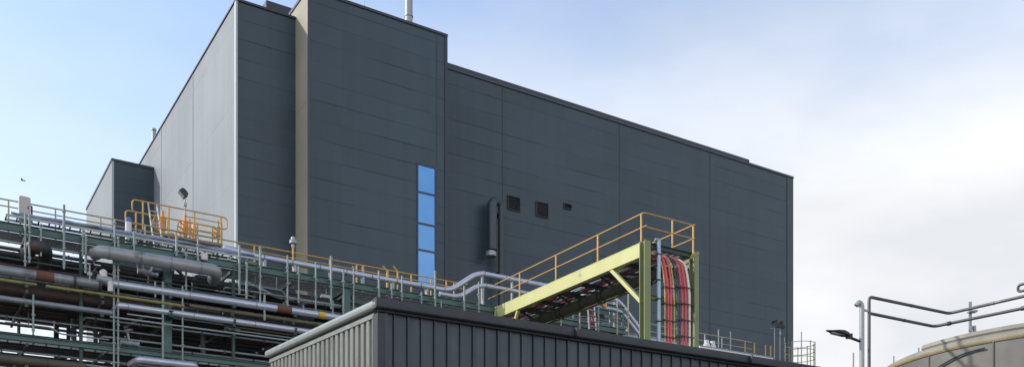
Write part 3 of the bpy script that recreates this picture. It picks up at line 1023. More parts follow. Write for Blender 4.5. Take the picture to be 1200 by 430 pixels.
# deep pipes: upper and middle tiers filled, lower tiers loose
deep = []
def deep_pipe(t_, z_, r, mat, s0=S0, s1=S1):
    th_ = Thing('pipe', 'dark pipe running among others deep inside the pipe rack', 'pipe', (s0, t_, z_), group='dark pipes deep inside the rack')
    th_.part('pipe_body', MB().tube([(s0, t_, z_), (s1, t_, z_)], r, 10).mat(1).rings((s0, t_, z_), (s1, t_, z_), r * 1.08, rng.uniform(1.8, 3.5), 0.06, 10, rng.uniform(0.2, 2)), [M[mat], M['dkpipe']])
for (dt, z_, r, mat) in (
        # under the deck (tier 1): sparse at the front, dense at the back
        (1.0, 13.45, 0.06, 'dkpipe'), (2.0, 13.52, 0.13, 'dkpipe'), (2.5, 13.5, 0.10, 'brownpipe'), (3.0, 13.55, 0.15, 'dkpipe'), (3.6, 13.52, 0.17, 'brownpipe'),
        (4.1, 13.5, 0.10, 'dkpipe'), (4.6, 13.55, 0.15, 'dkpipe'),
        # tier 2
        (0.25, 11.80, 0.18, 'brownpipe'), (0.75, 11.78, 0.15, 'brownpipe'), (0.7, 12.65, 0.17, 'brownpipe'), (1.15, 12.6, 0.12, 'dkpipe'),
        (1.2, 11.78, 0.14, 'dkpipe'), (1.65, 11.8, 0.17, 'dkpipe'), (1.7, 12.55, 0.09, 'alu_dull'), (2.2, 11.8, 0.19, 'dkpipe'), (2.7, 11.78, 0.15, 'brownpipe'),
        (3.2, 11.8, 0.12, 'dkpipe'), (3.6, 11.8, 0.14, 'dkpipe'), (4.5, 11.8, 0.1, 'dkpipe'),
        (2.6, 12.6, 0.10, 'dkpipe'), (3.4, 12.75, 0.12, 'dkpipe'),
        # tier 3
        (0.9, 9.95, 0.12, 'dkpipe'), (1.5, 9.95, 0.1, 'dkpipe'), (2.8, 9.9, 0.14, 'dkpipe'), (4.2, 9.95, 0.12, 'brownpipe'),
        (1.8, 10.9, 0.05, 'dkpipe'), (3.9, 11.0, 0.07, 'dkpipe'),
        # tier 4
        (0.4, 8.0, 0.2, 'olive'), (1.1, 8.0, 0.18, 'dkpipe'), (1.8, 8.0, 0.2, 'dkpipe'), (2.6, 8.0, 0.2, 'dkpipe'), (3.4, 8.0, 0.2, 'brownpipe'), (4.2, 8.0, 0.2, 'dkpipe')):
    deep_pipe(T0 + dt, z_, r, mat)

for (u, v, t_, r_, mm, lab) in ((169, 318, T0 + 0.2, 0.11, 'cabinet', 'small cream valve under the lagged duct, left of its pair'),
                            (178, 321, T0 + 0.25, 0.10, 'alu', 'small silver valve under the lagged duct, right of its pair'),
                            (186, 316, T0 + 0.4, 0.12, 'alu_dull', 'grey curved valve tucked close beneath the lagged duct'),
                            (272, 385, T0 + 0.3, 0.13, 'galv', 'grey valve between olive and thin pipes at the thin green post'),
                            (357, 371, T0 - 0.1, 0.16, 'dkgreen', 'dark green valve standing on pipes close to the shed verge'),
                            (152, 402, T0 + 0.1, 0.15, 'alu_dull', 'grey valve lying above the short bright bottom pipe')):
    p = on_t(u, v, t_)
    t = Thing('pipe_valve', lab, 'valve', p)
    t.part('valve_body', MB().tube([(p[0] - 2.2 * r_, t_, p[2]), (p[0] - r_, t_, p[2]), (p[0], t_, p[2]), (p[0] + r_, t_, p[2]), (p[0] + 2.2 * r_, t_, p[2])], [r_, r_ * 0.6, r_ * 0.95, r_ * 0.6, r_], 12), M[mm])
    t.part('stem', MB().tube([(p[0], t_, p[2]), (p[0] - 0.1, t_ - 0.05, p[2] + 3 * r_)], r_ * 0.3, 8), M['galv'])
    c_ = Vector((p[0] - 0.1, t_ - 0.05, p[2] + 3 * r_))
    t.part('handwheel', MB().tube([c_ + Vector((1.3 * r_ * math.cos(k * math.pi / 8), 1.3 * r_ * math.sin(k * math.pi / 8), 0.35 * r_ * math.cos(k * math.pi / 8))) for k in range(16)], r_ * 0.18, 6, closed=True).bar(c_ - Vector((1.3 * r_, 0, 0.35 * r_)), c_ + Vector((1.3 * r_, 0, 0.35 * r_)), 0.03, 0.03), M[mm])
p = on_t(239.5, 300.5, T0 - 0.2)
t = Thing('junction_box', 'small white junction box clipped to the deck beam above the lagged duct', 'junction box', p)
bx_ = t.part('box_body', MB().box(p[0] - 0.12, p[0] + 0.12, T0 - 0.22, T0 - 0.085, p[2] - 0.13, p[2] + 0.13), M['white'], smooth=False)
t.part('lid', MB().box(p[0] - 0.105, p[0] + 0.105, T0 - 0.24, T0 - 0.221, p[2] - 0.115, p[2] + 0.115), M['white'], smooth=False)
for i_, (u, v, t_) in enumerate(((383, 347, T0 + 1.4), (325, 342.5, T0 + 1.0))):  # white pieces added to stand in for bright gaps under the deck
    p = on_t(u, v, t_)
    t = Thing('bright_gap_piece', ('larger' if i_ == 0 else 'smaller') + ' pale piece added for a bright gap under the deck, ' + ('left of the stout column by the shed' if i_ == 0 else 'above the rust patched bright pipe'), 'pale piece', p)
    t.part('gap_piece_cover', MB().prism([(-0.26, -0.07), (0.26, -0.07), (0.2, 0.08), (-0.2, 0.08)] if i_ == 0 else [(-0.14, -0.05), (0.14, -0.05), (0.1, 0.06), (-0.1, 0.06)], p, (1, 0, 0), (0, 0.3, 0.95), (0, 1, 0), 0.2), M['white'], smooth=False)
    t.part('drop_rod', MB().bar((p[0], t_ + 0.1, p[2] + 0.05), (p[0], t_ + 0.1, ZD), 0.03, 0.03), M['galv'])
for (dt, z_, h, u0, lab) in ((4.9, 12.25, 0.45, 108, 'long dark solid cable tray at the back of the rack, upper of three'), (4.8, 11.2, 0.5, 116, 'long dark solid cable tray at the back of the rack, middle of three'),
                             (4.9, 9.7, 0.55, 100, 'long dark solid cable tray at the back of the rack, lowest of three')):
    t_ = T0 + dt
    x0 = S(u0, t_)
    t = Thing('cable_tray', lab, 'cable tray', (x0, t_, z_))
    w = MB().box(x0, S1, t_ - 0.01, t_ + 0.01, z_, z_ + h).box(x0, S1, t_ - 0.16, t_ - 0.011, z_ - 0.012, z_ - 0.001)
    t.part('tray', w, M['dkpipe'], smooth=False)
    for k in range(3):
        t.part('cable', MB().tube([(x0 + 0.2 + i_ * 1.1, t_ - 0.06 - 0.035 * k, z_ + 0.03 + rng.uniform(0, 0.07)) for i_ in range(int((S1 - x0) / 1.1))], 0.025, 6), M['cable_black'])
for (dt, z_, r, mat) in ((0.9, 12.9, 0.05, 'alu_dull'), (1.5, 11.45, 0.05, 'alu_dull'), (2.4, 11.2, 0.06, 'dkpipe'), (0.6, 13.25, 0.05, 'dkpipe'), (1.0, 10.45, 0.06, 'alu_dull'), (3.0, 12.25, 0.06, 'brownpipe'), (4.3, 12.85, 0.12, 'brownpipe'), (4.4, 13.0, 0.08, 'dkpipe')):
    deep_pipe(T0 + dt, z_, r, mat, S(118, T0 + dt), S1)
for i_, (ua, ub, uc, va, dv, t_, mm, lab) in enumerate(((6, 60, 128, 377, 6, T0 + 0.2, 'galv', 'thin silver tube kinking down across the sky gap at the left of the rack'),
                                     (200, 262, 345, 371.5, 5, T0 - 0.15, 'post', 'thin grey tube kinking under the bright pipe near the stout column'),
                                     (140, 182, 258, 344, 5, T0 + 0.1, 'galv', 'thin silver tube kinking just below the bright banded pipe'),
                                     (268, 330, 400, 330, 8, T0 + 0.1, 'post', 'thin grey tube kinking under the deck right of the lagged duct'),
                                     (420, 452, 560, 342, 4, T0 + 0.5, 'galv', 'thin silver tube kinking under the deck behind the shed corner'))):
    z1, z2 = Z(ua, va, t_), Z(ua, va + dv, t_)
    xa, xb, xc = S(ua, t_), S(ub, t_), S(uc, t_)
    t = Thing('small_tube', lab, 'pipe', (xb, t_, z1))
    t.part('tube_body', MB().tube([(xa, t_, z1), (xb, t_, z1), (xb + 0.3, t_, z2), (xc, t_, z2)], 0.028, 8, 0.1), M[mm])
    for xx, zz_ in (((xa + xb) / 2, z1), ((xb + xc) / 2, z2)):
        t.part('tube_clip', MB().bar((xx, t_, zz_ - 0.05), (xx, t_, zz_ + 0.45), 0.03, 0.03), M['dkgreen'])
for (dt, z_, ua, ub, r) in ((0.15, 13.25, -20, 112, 0.03), (0.5, 12.95, -20, 300, 0.035), (0.1, 12.6, 150, 420, 0.028), (0.3, 11.15, 100, 330, 0.035), (0.45, 10.85, -20, 200, 0.03),
                            (0.2, 10.5, 120, 330, 0.04), (0.5, 9.65, -20, 190, 0.04), (0.1, 9.35, 60, 250, 0.035), (0.35, 13.1, 265, 560, 0.04), (0.7, 13.3, 300, 575, 0.03), (0.2, 12.2, -20, 120, 0.03)):
    t_ = T0 + dt
    xa, xb = S(ua, t_), S(ub, t_)
    t = Thing('small_tube', 'thin silver tube running level between larger pipes in the front of the rack', 'pipe', (xa, t_, z_), group='thin silver tubes in the front of the rack')
    t.part('tube_body', MB().tube([(xa, t_ + 0.3, z_ - 0.02), (xa, t_, z_), (xb, t_, z_), (xb, t_ + 0.4, z_ + 0.02)], r, 8, 0.1), M['galv'])
    xx = xa + rng.uniform(0.3, 1.0)
    while xx < xb - 0.2:
        t.part('tube_clip', MB().box(xx - 0.03, xx + 0.03, t_ - r - 0.012, t_ + r + 0.012, z_ - r - 0.05, z_ + r + 0.012), M['dkgreen'], smooth=False)
        xx += rng.uniform(1.5, 2.6)
for (dt, z_, ua, ub, r, mm, lab) in ((1.7, 14.42, 612, 752, 0.09, 'alu', 'silver pipe level with the deck seen under the cable bridge, nearest the beam'),
                                (2.2, 14.75, 618, 735, 0.07, 'alu', 'silver pipe above the deck seen under the cable bridge, thinner upper one'),
                                (2.6, 14.2, 606, 757, 0.11, 'alu_dull', 'dull grey pipe resting on the deck under the cable bridge'),
                                (1.0, 13.75, 640, 757, 0.06, 'galv', 'slim silver pipe lowest under the cable bridge just over the shed fascia')):
    t_ = T0 + dt
    xa, xb = S(ua, t_), S(ub, t_)
    t = Thing('pipe', lab, 'pipe', (xa, t_, z_))
    t.part('pipe_body', MB().tube([(xa, t_, z_ - 0.5), (xa, t_, z_), (xb, t_, z_), (xb, t_, z_ - 0.9)], r, 12, 0.25).mat(1).rings((xa, t_, z_), (xb, t_, z_), r * 1.12, 1.0, 0.05, 12, 0.5), [M[mm], M['alu_dull']])
    for f_ in (0.2, 0.5, 0.8):
        xx = xa + (xb - xa) * f_
        t.part('pipe_stand', MB().bar((xx, t_, 13.2), (xx, t_, z_ - r * 0.8), 0.06, 0.06), M['green'])
# drop legs linking the tiers inside the rack
for i_, (u, z0_, z1_, t_, r_) in enumerate(((22, 10.0, 12.0, T0 + 3.5, 0.06), (66, 9.8, 11.9, T0 + 4.0, 0.1), (80, 10.0, 12.6, T0 + 2.4, 0.07), (86, 8.0, 11.8, T0 + 3.0, 0.12), (112, 10.0, 13.4, T0 + 1.5, 0.08), (126, 9.8, 12.0, T0 + 2.8, 0.12),
                                (150, 9.9, 11.8, T0 + 3.6, 0.14), (176, 11.8, 13.5, T0 + 1.2, 0.1), (228, 11.8, 13.5, T0 + 1.0, 0.13), (238, 8.0, 11.8, T0 + 1.9, 0.1), (263, 9.9, 13.5, T0 + 2.4, 0.09), (300, 11.8, 13.5, T0 + 1.6, 0.1), (335, 11.8, 13.5, T0 + 2.0, 0.12), (420, 11.8, 13.5, T0 + 1.4, 0.08))):
    x_ = S(u, t_)
    t = Thing('drop_pipe', 'short dark upright pipe linking the levels deep inside the pipe rack', 'pipe', (x_, t_, z0_), group='drop pipes inside the rack')
    t.part('pipe_body', MB().tube([(x_ - 0.5, t_, z0_), (x_, t_, z0_), (x_, t_, z1_), (x_ + 0.6, t_, z1_)], r_, 10, 0.2), M['dkpipe' if i_ % 3 else 'alu_dull'])

# ------------------------------------------------------------------ things standing on the rack
t_ = T0 + 1.2
c0, c1 = on_t(22.5, 229, t_), on_t(38, 229, t_)
zb0 = Z(22.5, 254.5, t_)
t = Thing('control_cabinet', 'cream steel cabinet standing on the deck at the far left end of the rack', 'cabinet', ((c0[0] + c1[0]) / 2, t_, ZD))
sa, sb = c0[0], c1[0] - 0.06
w = MB().prism([(sa, zb0), (sb, zb0), (sb, c0[2] - 0.03), (sb - 0.06, c0[2]), (sa + 0.06, c0[2] + 0.01), (sa, c0[2] - 0.03)], (0, t_ + 0.35, 0), (1, 0, 0), (0, 0, 1), (0, -1, 0), 0.35)
bd = t.part('cabinet_body', w, M['cabinet'])
w = MB().box(sa + 0.03, sb - 0.03, t_ - 0.02, t_ - 0.002, zb0 + 0.04, c0[2] - 0.07)
dr = t.part('door', w, M['cabinet'], smooth=False)
t.part('handle', MB().box(sb - 0.1, sb - 0.07, t_ - 0.045, t_ - 0.021, (zb0 + c0[2]) / 2 - 0.05, (zb0 + c0[2]) / 2 + 0.05), M['black'], parent=dr, smooth=False)
w = MB()
for x in (sa + 0.05, sb - 0.05):
    w.bar((x, t_ + 0.15, ZD), (x, t_ + 0.15, zb0), 0.06, 0.06)
t.part('leg', w, M['galv'])
t.part('cable_entry', MB().tube([(sb + 0.001, t_ + 0.2, c0[2] - 0.25), (sb + 0.06, t_ + 0.2, c0[2] - 0.25), (sb + 0.06, t_ + 0.2, zb0 - 0.1)], 0.03, 8, 0.05), M['black'])

# raised yellow platform
TP = T0 + 3.4
zp_top = Z(155, 233.5, TP)
zp_mid = Z(155, 248, TP)
zp = zp_top - 1.15
sl, sr = S(155, TP), S(266, TP)
plat = Thing('valve_platform', 'yellow railed valve platform raised above the rack before the pale wall', 'platform', ((sl + sr) / 2, TP + 0.7, ZD))
w = MB()
for k in range(12):
    w.box(sl + 0.3, sr - 0.2, TP + 0.12 * k, TP + 0.12 * k + 0.02, zp - 0.04, zp)
for x in (sl + 0.35, (sl + sr) / 2, sr - 0.3):
    w.box(x, x + 0.06, TP, TP + 1.4, zp - 0.12, zp - 0.041)
plat.part('platform_deck', w, M['grating'], smooth=False)
for x in (sl + 0.5, (sl + sr) / 2, sr - 0.4):
    for tt in (TP + 0.05, TP + 1.35):
        plat.part('leg', MB().bar((x, tt, ZD), (x, tt, zp - 0.12), 0.09, 0.09), M['dkgreen'])
for tt, nm in ((TP, 0), (TP + 1.4, 1)):
    w = MB()
    w.tube([(sl + 0.45, tt, zp_mid), (sl, tt, zp_mid), (sl, tt, zp_top), (sr, tt, zp_top), (sr, tt, zp_mid), (sr - 0.35, tt, zp_mid)], 0.03, 8, 0.16)
    w.tube([(sl + 0.45, tt, zp_mid), (sr - 0.35, tt, zp_mid)], 0.026, 8)
    w.tube([(S(216, TP), tt, zp_top - 0.27), (sr - 0.2, tt, zp_top - 0.27)], 0.022, 8).tube([(S(216, TP), tt, zp_top - 0.8), (sr - 0.2, tt, zp_top - 0.8)], 0.022, 8)
    hrp = plat.part('handrail', w, M['rail'])
    for u in (167.5, 198, 228, 259):
        s_ = S(u, TP)
        plat.part('post', MB().bar((s_, tt, zp - 0.02), (s_, tt, zp_top - 0.02), 0.06, 0.05), M['rail'], parent=hrp)
w = MB()
for x in (S(173, TP), S(173, TP) + 0.35):
    w.bar((x + 0.25, TP - 0.65, ZD + 0.1), (x, TP - 0.08, zp_top - 0.05), 0.05, 0.05)
for k in range(5):
    f_ = 0.12 + 0.19 * k
    x = S(173, TP) + 0.25 * (1 - f_)
    w.bar((x, TP - 0.65 + 0.57 * f_, ZD + 0.1 + (zp_top - ZD - 0.15) * f_), (x + 0.35, TP - 0.65 + 0.57 * f_, ZD + 0.1 + (zp_top - ZD - 0.15) * f_), 0.03, 0.03)
plat.part('ladder', w, M['cabinet'])


def actuator(u, v0, v1, tt, lab, sc=1.0, mat='orange'):
    s_ = S(u, tt)
    zt_ = Z(u, v0, tt)
    zb = Z(u, v1, tt)
    H = zt_ - zb
    th_ = Thing('valve_actuator', lab, 'valve', (s_, tt, zb), group='orange valves on the platform')
    w_ = MB().lathe([(0, 0), (0.16 * sc, 0), (0.16 * sc, 0.06), (0.07 * sc, 0.1), (0.07 * sc, 0.3 * H), (0.13 * sc, 0.36 * H), (0.13 * sc, 0.72 * H), (0.09 * sc, 0.8 * H), (0.05 * sc, 0.82 * H), (0.05 * sc, H), (0, H)], (s_, tt, zb), 14)
    th_.part('actuator_body', w_, M[mat])
    c_ = Vector((s_ - 0.22 * sc, tt - 0.1, zb + 0.5 * H))
    ring = [c_ + Vector((0.02 * math.cos(k), 0.24 * sc * math.sin(k) * 0.7 - 0.0, 0.24 * sc * math.cos(k))) + Vector((0.16 * sc * math.sin(k), 0, 0)) for k in [2 * math.pi * i / 16 for i in range(16)]]
    w_ = MB().tube(ring, 0.03 * sc, 7, closed=True)
    w_.bar(ring[0], ring[8], 0.025, 0.025)
    w_.bar(ring[4], ring[12], 0.025, 0.025)
    w_.bar(c_, (s_, tt, zb + 0.5 * H), 0.04, 0.04)
    th_.part('handwheel', w_, M['rail'])
    w_ = MB().bar((s_ + 0.2 * sc, tt, zb), (s_ + 0.2 * sc, tt, zb + 0.88 * H), 0.06, 0.06)
    th_.part('yoke', w_, M[mat])


actuator(190.5, 247, 281, TP + 0.4, 'tallest orange valve with handwheel on the platform, nearest the ladder', 1.15)
actuator(217, 251, 287, TP + 0.6, 'orange valve on the platform below the floodlight', 1.0)
actuator(206.5, 272, 290, TP + 0.3, 'low orange valve between the two tall ones on the platform', 0.9)
actuator(227.5, 256, 291, TP + 1.0, 'slim orange valve right of the floodlight post', 0.7)
actuator(255.5, 258, 290, TP + 0.8, 'orange valve at the right end of the platform', 0.8, 'palerail')

s_ = S(150.5, T0 + 1.1)
zb, zt_ = Z(150.5, 275, T0 + 1.1), Z(150.5, 255, T0 + 1.1)
t = Thing('gas_bottle', 'white upright bottle with blue cap on the deck before the dark annexe', 'gas bottle', (s_, T0 + 1.1, ZD))
t.part('bottle_body', MB().lathe([(0, ZD + 0.03 - zb), (0.12, ZD + 0.03 - zb), (0.12, (zt_ - zb) * 0.72), (0, (zt_ - zb) * 0.72)], (s_, T0 + 1.1, zb), 16), M['white'])
t.part('cap', MB().lathe([(0.0, (zt_ - zb) * 0.721), (0.125, (zt_ - zb) * 0.721), (0.125, (zt_ - zb) * 0.93), (0.05, (zt_ - zb)), (0, (zt_ - zb))], (s_, T0 + 1.1, zb), 16), M['blue'])


def floodlight(u, v, vb, tt, lab, sc=1.0, yaw=0.0, heads=1, zbase=None):
    s_, _, zc = on_t(u, v, tt)
    zb = zbase if zbase is not None else Z(u, vb, tt)
    th_ = Thing('floodlight', lab, 'floodlight', (s_, tt, zb))
    pole_ = th_.part('pole', MB().tube([(s_ + 0.1 * sc, tt, zb), (s_ + 0.1 * sc, tt, zc - 0.2 * sc)], 0.035 * sc, 10).box(s_ + 0.02 * sc, s_ + 0.18 * sc, tt - 0.06, tt + 0.06, zc - 0.62 * sc, zc - 0.45 * sc), M['pole'])
    w_ = MB().tube([(s_ + 0.1 * sc, tt, zc - 0.22 * sc), (s_ + 0.16 * sc, tt, zc - 0.05 * sc), (s_, tt, zc)], 0.03 * sc, 8)
    th_.part('bracket', w_, M['pole'])
    for h in range(heads):
        dx = (h - (heads - 1) / 2) * 0.5 * sc
        ax = Vector((-0.75, 0.05, -0.66)).normalized()      # where the lamp points
        e1 = ax.cross(Vector((0, 0, 1))).normalized()
        e2 = e1.cross(ax)
        c_ = Vector((s_ + dx, tt, zc))
        a_ = 0.21 * sc
        w_ = MB()
        n0 = len(w_.v)
        for k, (L, q) in enumerate(((-0.2 * sc, a_ * 0.6), (-0.1 * sc, a_), (0.1 * sc, a_))):
            for (i, j) in ((-1, -1), (1, -1), (1, 1), (-1, 1)):
                w_.v.append(tuple(c_ + ax * L + e1 * i * q + e2 * j * q))
        w_.f += [(3, 2, 1, 0), (8, 9, 10, 11)]
        for k in (0, 4):
            for i in range(4):
                j = (i + 1) % 4
                w_.f.append((k + i, k + j, k + 4 + j, k + 4 + i))
        hd = th_.part('lamp_housing', w_, M['black'], smooth=False)
        th_.part('lens', MB().prism([(-a_ * .85, -a_ * .85), (a_ * .85, -a_ * .85), (a_ * .85, a_ * .85), (-a_ * .85, a_ * .85)], c_ + ax * (0.101 * sc), e1, e2, ax, 0.02), M['galv'], parent=hd, smooth=False)


floodlight(214.5, 227, 285, TP + 0.7, 'black floodlight on a short post above the yellow platform', 0.85, zbase=zp)
tt = T0 + 2.3
s_ = S(343.5, tt)
t = Thing('beacon_post', 'grey alarm beacon on a post behind the handrail before the olive tower edge', 'beacon', (s_, tt, ZD))
zc = Z(343.5, 284, tt)
t.part('pole', MB().tube([(s_, tt, ZD), (s_, tt, zc - 0.2)], 0.045, 10), M['rail'])
t.part('beacon_head', MB().lathe([(0, -0.22), (0.07, -0.22), (0.07, -0.08), (0.16, -0.05), (0.16, 0.08), (0.1, 0.12), (0.09, 0.22), (0.03, 0.26), (0, 0.26)], (s_, tt, zc), 14), M['galv'])

# ------------------------------------------------------------------ cable bridge coming forward from the rack
SG0, SG1 = 23.44, 25.9
TE = 27.7                               # its front end
br = Thing('cable_bridge', 'yellow green cable bridge with railed top leading off the rack towards the shed', 'cable bridge', ((SG0 + SG1) / 2, TE, 0))
ZG = 14.0
w = MB().ibeam((SG0, TE + 0.16, ZG - 0.27), (SG0, T0 - 0.1, ZG - 0.27), 0.54, 0.2, 0.03, 0.02)
w.box(SG0 - 0.095, SG0 - 0.012, TE + 0.165, T0 - 0.105, ZG - 0.508, ZG - 0.032)
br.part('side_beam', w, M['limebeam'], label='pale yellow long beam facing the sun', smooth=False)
w = MB().ibeam((SG1, TE + 0.16, ZG - 0.27), (SG1, T0 - 0.1, ZG - 0.27), 0.54, 0.2, 0.03, 0.02)
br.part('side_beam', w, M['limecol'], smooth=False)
for x, hh in ((SG0 + 0.02, 0.3), (SG1 + 0.02, 0.22)):
    w = MB().ibeam((x, TE, 0), (x, TE, ZG + (0.03 if x < 25 else 0.02)), 0.30, hh, 0.03, 0.02, up=(0, 1, 0))
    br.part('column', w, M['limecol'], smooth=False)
w = MB().ibeam((SG0 + 0.2, TE + 0.0, ZG - 0.1), (SG1 - 0.12, TE + 0.0, ZG - 0.1), 0.2, 0.14, 0.02, 0.015)
br.part('cross_beam', w, M['dkgreen'], smooth=False)
zx = Z(790, 352, TE)
w = MB().ibeam((SG0 + 0.2, TE + 0.12, zx), (SG1 - 0.12, TE + 0.12, zx), 0.18, 0.12, 0.02, 0.015)
br.part('cross_beam', w, M['limecol'], smooth=False)
k = 0
t_ = TE + 1.4
while t_ < T0 - 0.4:
    w = MB().ibeam((SG0 + 0.1, t_, ZG - 0.42), (SG1 - 0.1, t_, ZG - 0.42), 0.16, 0.1, 0.015, 0.012)
    br.part('cross_beam', w, M['dkgreen'], smooth=False)
    a_, b2 = (SG0 + 0.1, SG1 - 0.1) if k % 2 else (SG1 - 0.1, SG0 + 0.1)
    if t_ + 1.5 < T0:
        br.part('brace', MB().bar((a_, t_ + 0.06, ZG - 0.44), (b2, t_ + 1.45, ZG - 0.44), 0.09, 0.07), M['dkgreen'])
    t_ += 1.5
    k += 1
pa = on_s(716, 312, SG0 - 0.02)
pb = on_s(753, 352, SG0)
w = MB().bar((SG0, pa[1], ZG - 0.5), (SG0, TE + 0.15, pb[2] - 0.05), 0.14, 0.14)
br.part('knee_brace', w, M['limebeam'])
w = MB().bar((SG0, T0 - 2.0, ZG - 0.54), (SG0 + 0.1, T0 - 0.6, 11.5), 0.12, 0.12)
br.part('knee_brace', w, M['limebeam'])
w = MB()
for x in [SG0 + 0.15 + 0.3 * i for i in range(8)]:
    w.box(x, x + 0.07, TE + 0.02, T0 - 0.2, ZG + 0.002, ZG + 0.03)
br.part('deck_panel', w, M['grating'], smooth=False)
ZRT, ZRM = ZG + 1.1, ZG + 0.58
w = MB().tube([(SG0, T0 + 0.6, ZRT), (SG0, TE + 0.02, ZRT), (SG1, TE + 0.02, ZRT)], 0.026, 8, 0.12)
w.tube([(SG0, T0 + 0.6, ZRM), (SG0, TE + 0.45, ZRM), (SG0, TE - 0.12, ZRM)], 0.024, 8)
w.tube([(SG0, TE + 0.02, ZRM), (SG1, TE + 0.02, ZRM)], 0.022, 8)
hr = br.part('handrail', w, M['rail'])
for u in (562, 609, 651.5, 700.5, 751.5):
    q = on_s(u, 300, SG0)
    br.part('post', MB().bar((SG0, q[1], ZG - 0.02), (SG0, q[1], ZRT - 0.01), 0.05, 0.05), M['rail'], parent=hr)
br.part('post', MB().bar((S(788, TE + 0.02), TE + 0.02, ZG), (S(788, TE + 0.02), TE + 0.02, ZRT - 0.01), 0.05, 0.05), M['rail'], parent=hr)
w = MB().tube([(SG1, T0 - 0.5, ZRT), (SG1, TE - 0.06, ZRT)], 0.026, 8).tube([(SG1, T0 - 0.5, ZRM), (SG1, TE - 0.06, ZRM)], 0.024, 8)
hr = br.part('handrail', w, M['rail'])
for t_ in (TE + 0.02, TE + 3.2, TE + 6.4, TE + 9.6):
    br.part('post', MB().bar((SG1, t_, ZG), (SG1, t_, ZRT - 0.01), 0.05, 0.05), M['rail'], parent=hr)
w = MB()
for x in [SG0 + 0.55 + 0.35 * i for i in range(6)]:
    w.box(x - 0.01, x + 0.01, TE + 0.6, T0 - 0.2, ZG - 0.34, ZG - 0.27)
br.part('tray', w, M['galv'], smooth=False)
w = MB().bar((SG1 - 0.3, TE - 0.12, ZG - 0.25), (SG1 + 0.12, TE - 0.16, ZG + 0.02), 0.04, 0.12)
br.part('gusset', w, M['yelpipe'])

# fat dark pipe carried under the bridge
t = Thing('pipe', 'fat dark olive pipe slung under the cable bridge', 'pipe', (24.75, TE + 1, 13.4))
b0 = t.part('pipe_body', MB().tube([(24.75, T0 + 0.4, 13.22), (24.75, TE + 0.35, 13.22), (25.5, TE + 0.35, 13.22)], 0.2, 16, 0.3).mat(1).rings((24.75, TE + 0.8, 13.22), (24.75, T0, 13.22), 0.208, 1.5, 0.06, 16), [M['dkolive'], M['louvre']])
for t_ in (TE + 1.4, TE + 4.4, TE + 7.4):
    w = MB().box(24.5, 24.53, t_ - 0.03, t_ + 0.03, 13.0, ZG - 0.5).box(24.97, 25.0, t_ - 0.03, t_ + 0.03, 13.0, ZG - 0.5).box(24.5, 25.0, t_ - 0.031, t_ + 0.031, 12.97, 12.999)
    t.part('hanger', w, M['dkgreen'], smooth=False)

# conduit in the end frame
s_ = S(772, TE - 0.15)
t = Thing('conduit_pole', 'pale blue steel tube standing beside the left column of the bridge end', 'conduit', (s_, TE - 0.15, 0))
t.part('conduit_tube', MB().tube([(s_, TE - 0.15, 0), (s_, TE - 0.15, Z(772, 282, TE - 0.15))], 0.075, 14), M['conduit'])
t.part('conduit_cap', MB().tube([(s_ - 0.15, TE - 0.1, Z(772, 281, TE - 0.15)), (s_ + 0.05, TE - 0.15, Z(772, 282, TE - 0.15) + 0.02)], 0.07, 10), M['galv'])
w = MB()
for v in (300, 330, 352, 378):
    z_ = Z(772, v, TE)
    t.part('clamp', MB().box(s_ - 0.11, s_ + 0.11, TE - 0.24, TE - 0.06, z_ - 0.02, z_ + 0.02), M['dkgreen'], smooth=False)


def bundle(lab, ua, ub, strands, cat='cable bundle'):
    """cables run along the bridge and bend down at its front end"""
    tt = TE - 0.22
    sa, sb = S(ua, tt), S(ub, tt)
    n = len(strands)
    th_ = Thing('cable_bundle', lab, cat, ((sa + sb) / 2, tt, 0))
    for k, (mm, r) in enumerate(strands):
        x = sa + (sb - sa) * (k + 0.5) / n
        off = 0.06 * (k % 2)
        zt_ = ZG - 0.20 + rng.uniform(-0.03, 0.02)
        jx = rng.uniform(-.025, .025)
        pts = [(x - 0.3 + rng.uniform(-.5, .4), T0 + 0.3, zt_), (x - 0.35 + rng.uniform(-.45, .35), TE + 8, zt_ - rng.uniform(0, .16)), (x - 0.35 + rng.uniform(-.35, .25), TE + 5.5, zt_ - rng.uniform(0, .10)), (x - 0.4 + rng.uniform(-.12, .12), TE + 3, zt_),
               (x - 0.48, TE + 0.75, zt_ + 0.03), (x - 0.16, tt + off + 0.12, zt_ - 0.12), (x + jx, tt + off + rng.uniform(-.03, .03), zt_ - 1.2 - rng.uniform(0, .3)), (x - jx, tt + off, 11.6), (x + jx, tt + off, 9), (x + rng.uniform(-.03, .03), tt + off, 5)]
        th_.part('cable', MB().tube(pts, r, 9, 1.25, 9), M[mm])
    z_ = Z(ua, 336, tt)
    while z_ > 7:
        w_ = MB().box(sa - 0.05, sb + 0.05, tt - 0.065, tt - 0.03, z_ - 0.016, z_ + 0.016).box(sa - 0.05, sb + 0.05, tt + 0.1, tt + 0.14, z_ - 0.016, z_ + 0.016)
        w_.box(sa - 0.07, sa - 0.051, tt - 0.065, tt + 0.14, z_ - 0.016, z_ + 0.016).box(sb + 0.051, sb + 0.07, tt - 0.065, tt + 0.14, z_ - 0.016, z_ + 0.016)
        th_.part('strap', w_, M['black'], smooth=False)
        z_ -= 0.62


bundle('left bundle of red cables with yellow edge bending down the bridge end', 778.5, 791,
       [('cable_yellow', 0.022), ('cable_red', 0.040), ('cable_pink', 0.042), ('cable_red', 0.038), ('cable_pink', 0.042), ('cable_red', 0.03), ('cable_yellow', 0.028)])
bundle('right bundle of red cables with white edge bending down the bridge end', 798.5, 811,
       [('cable_pink', 0.036), ('cable_red', 0.042), ('cable_pink', 0.042), ('cable_red', 0.038), ('cable_white', 0.04), ('cable_white', 0.03)])
bundle('grey black cables hanging between the two red bundles', 793.5, 797.5, [('cable_black', 0.035), ('conduit', 0.04), ('cable_black', 0.03)])

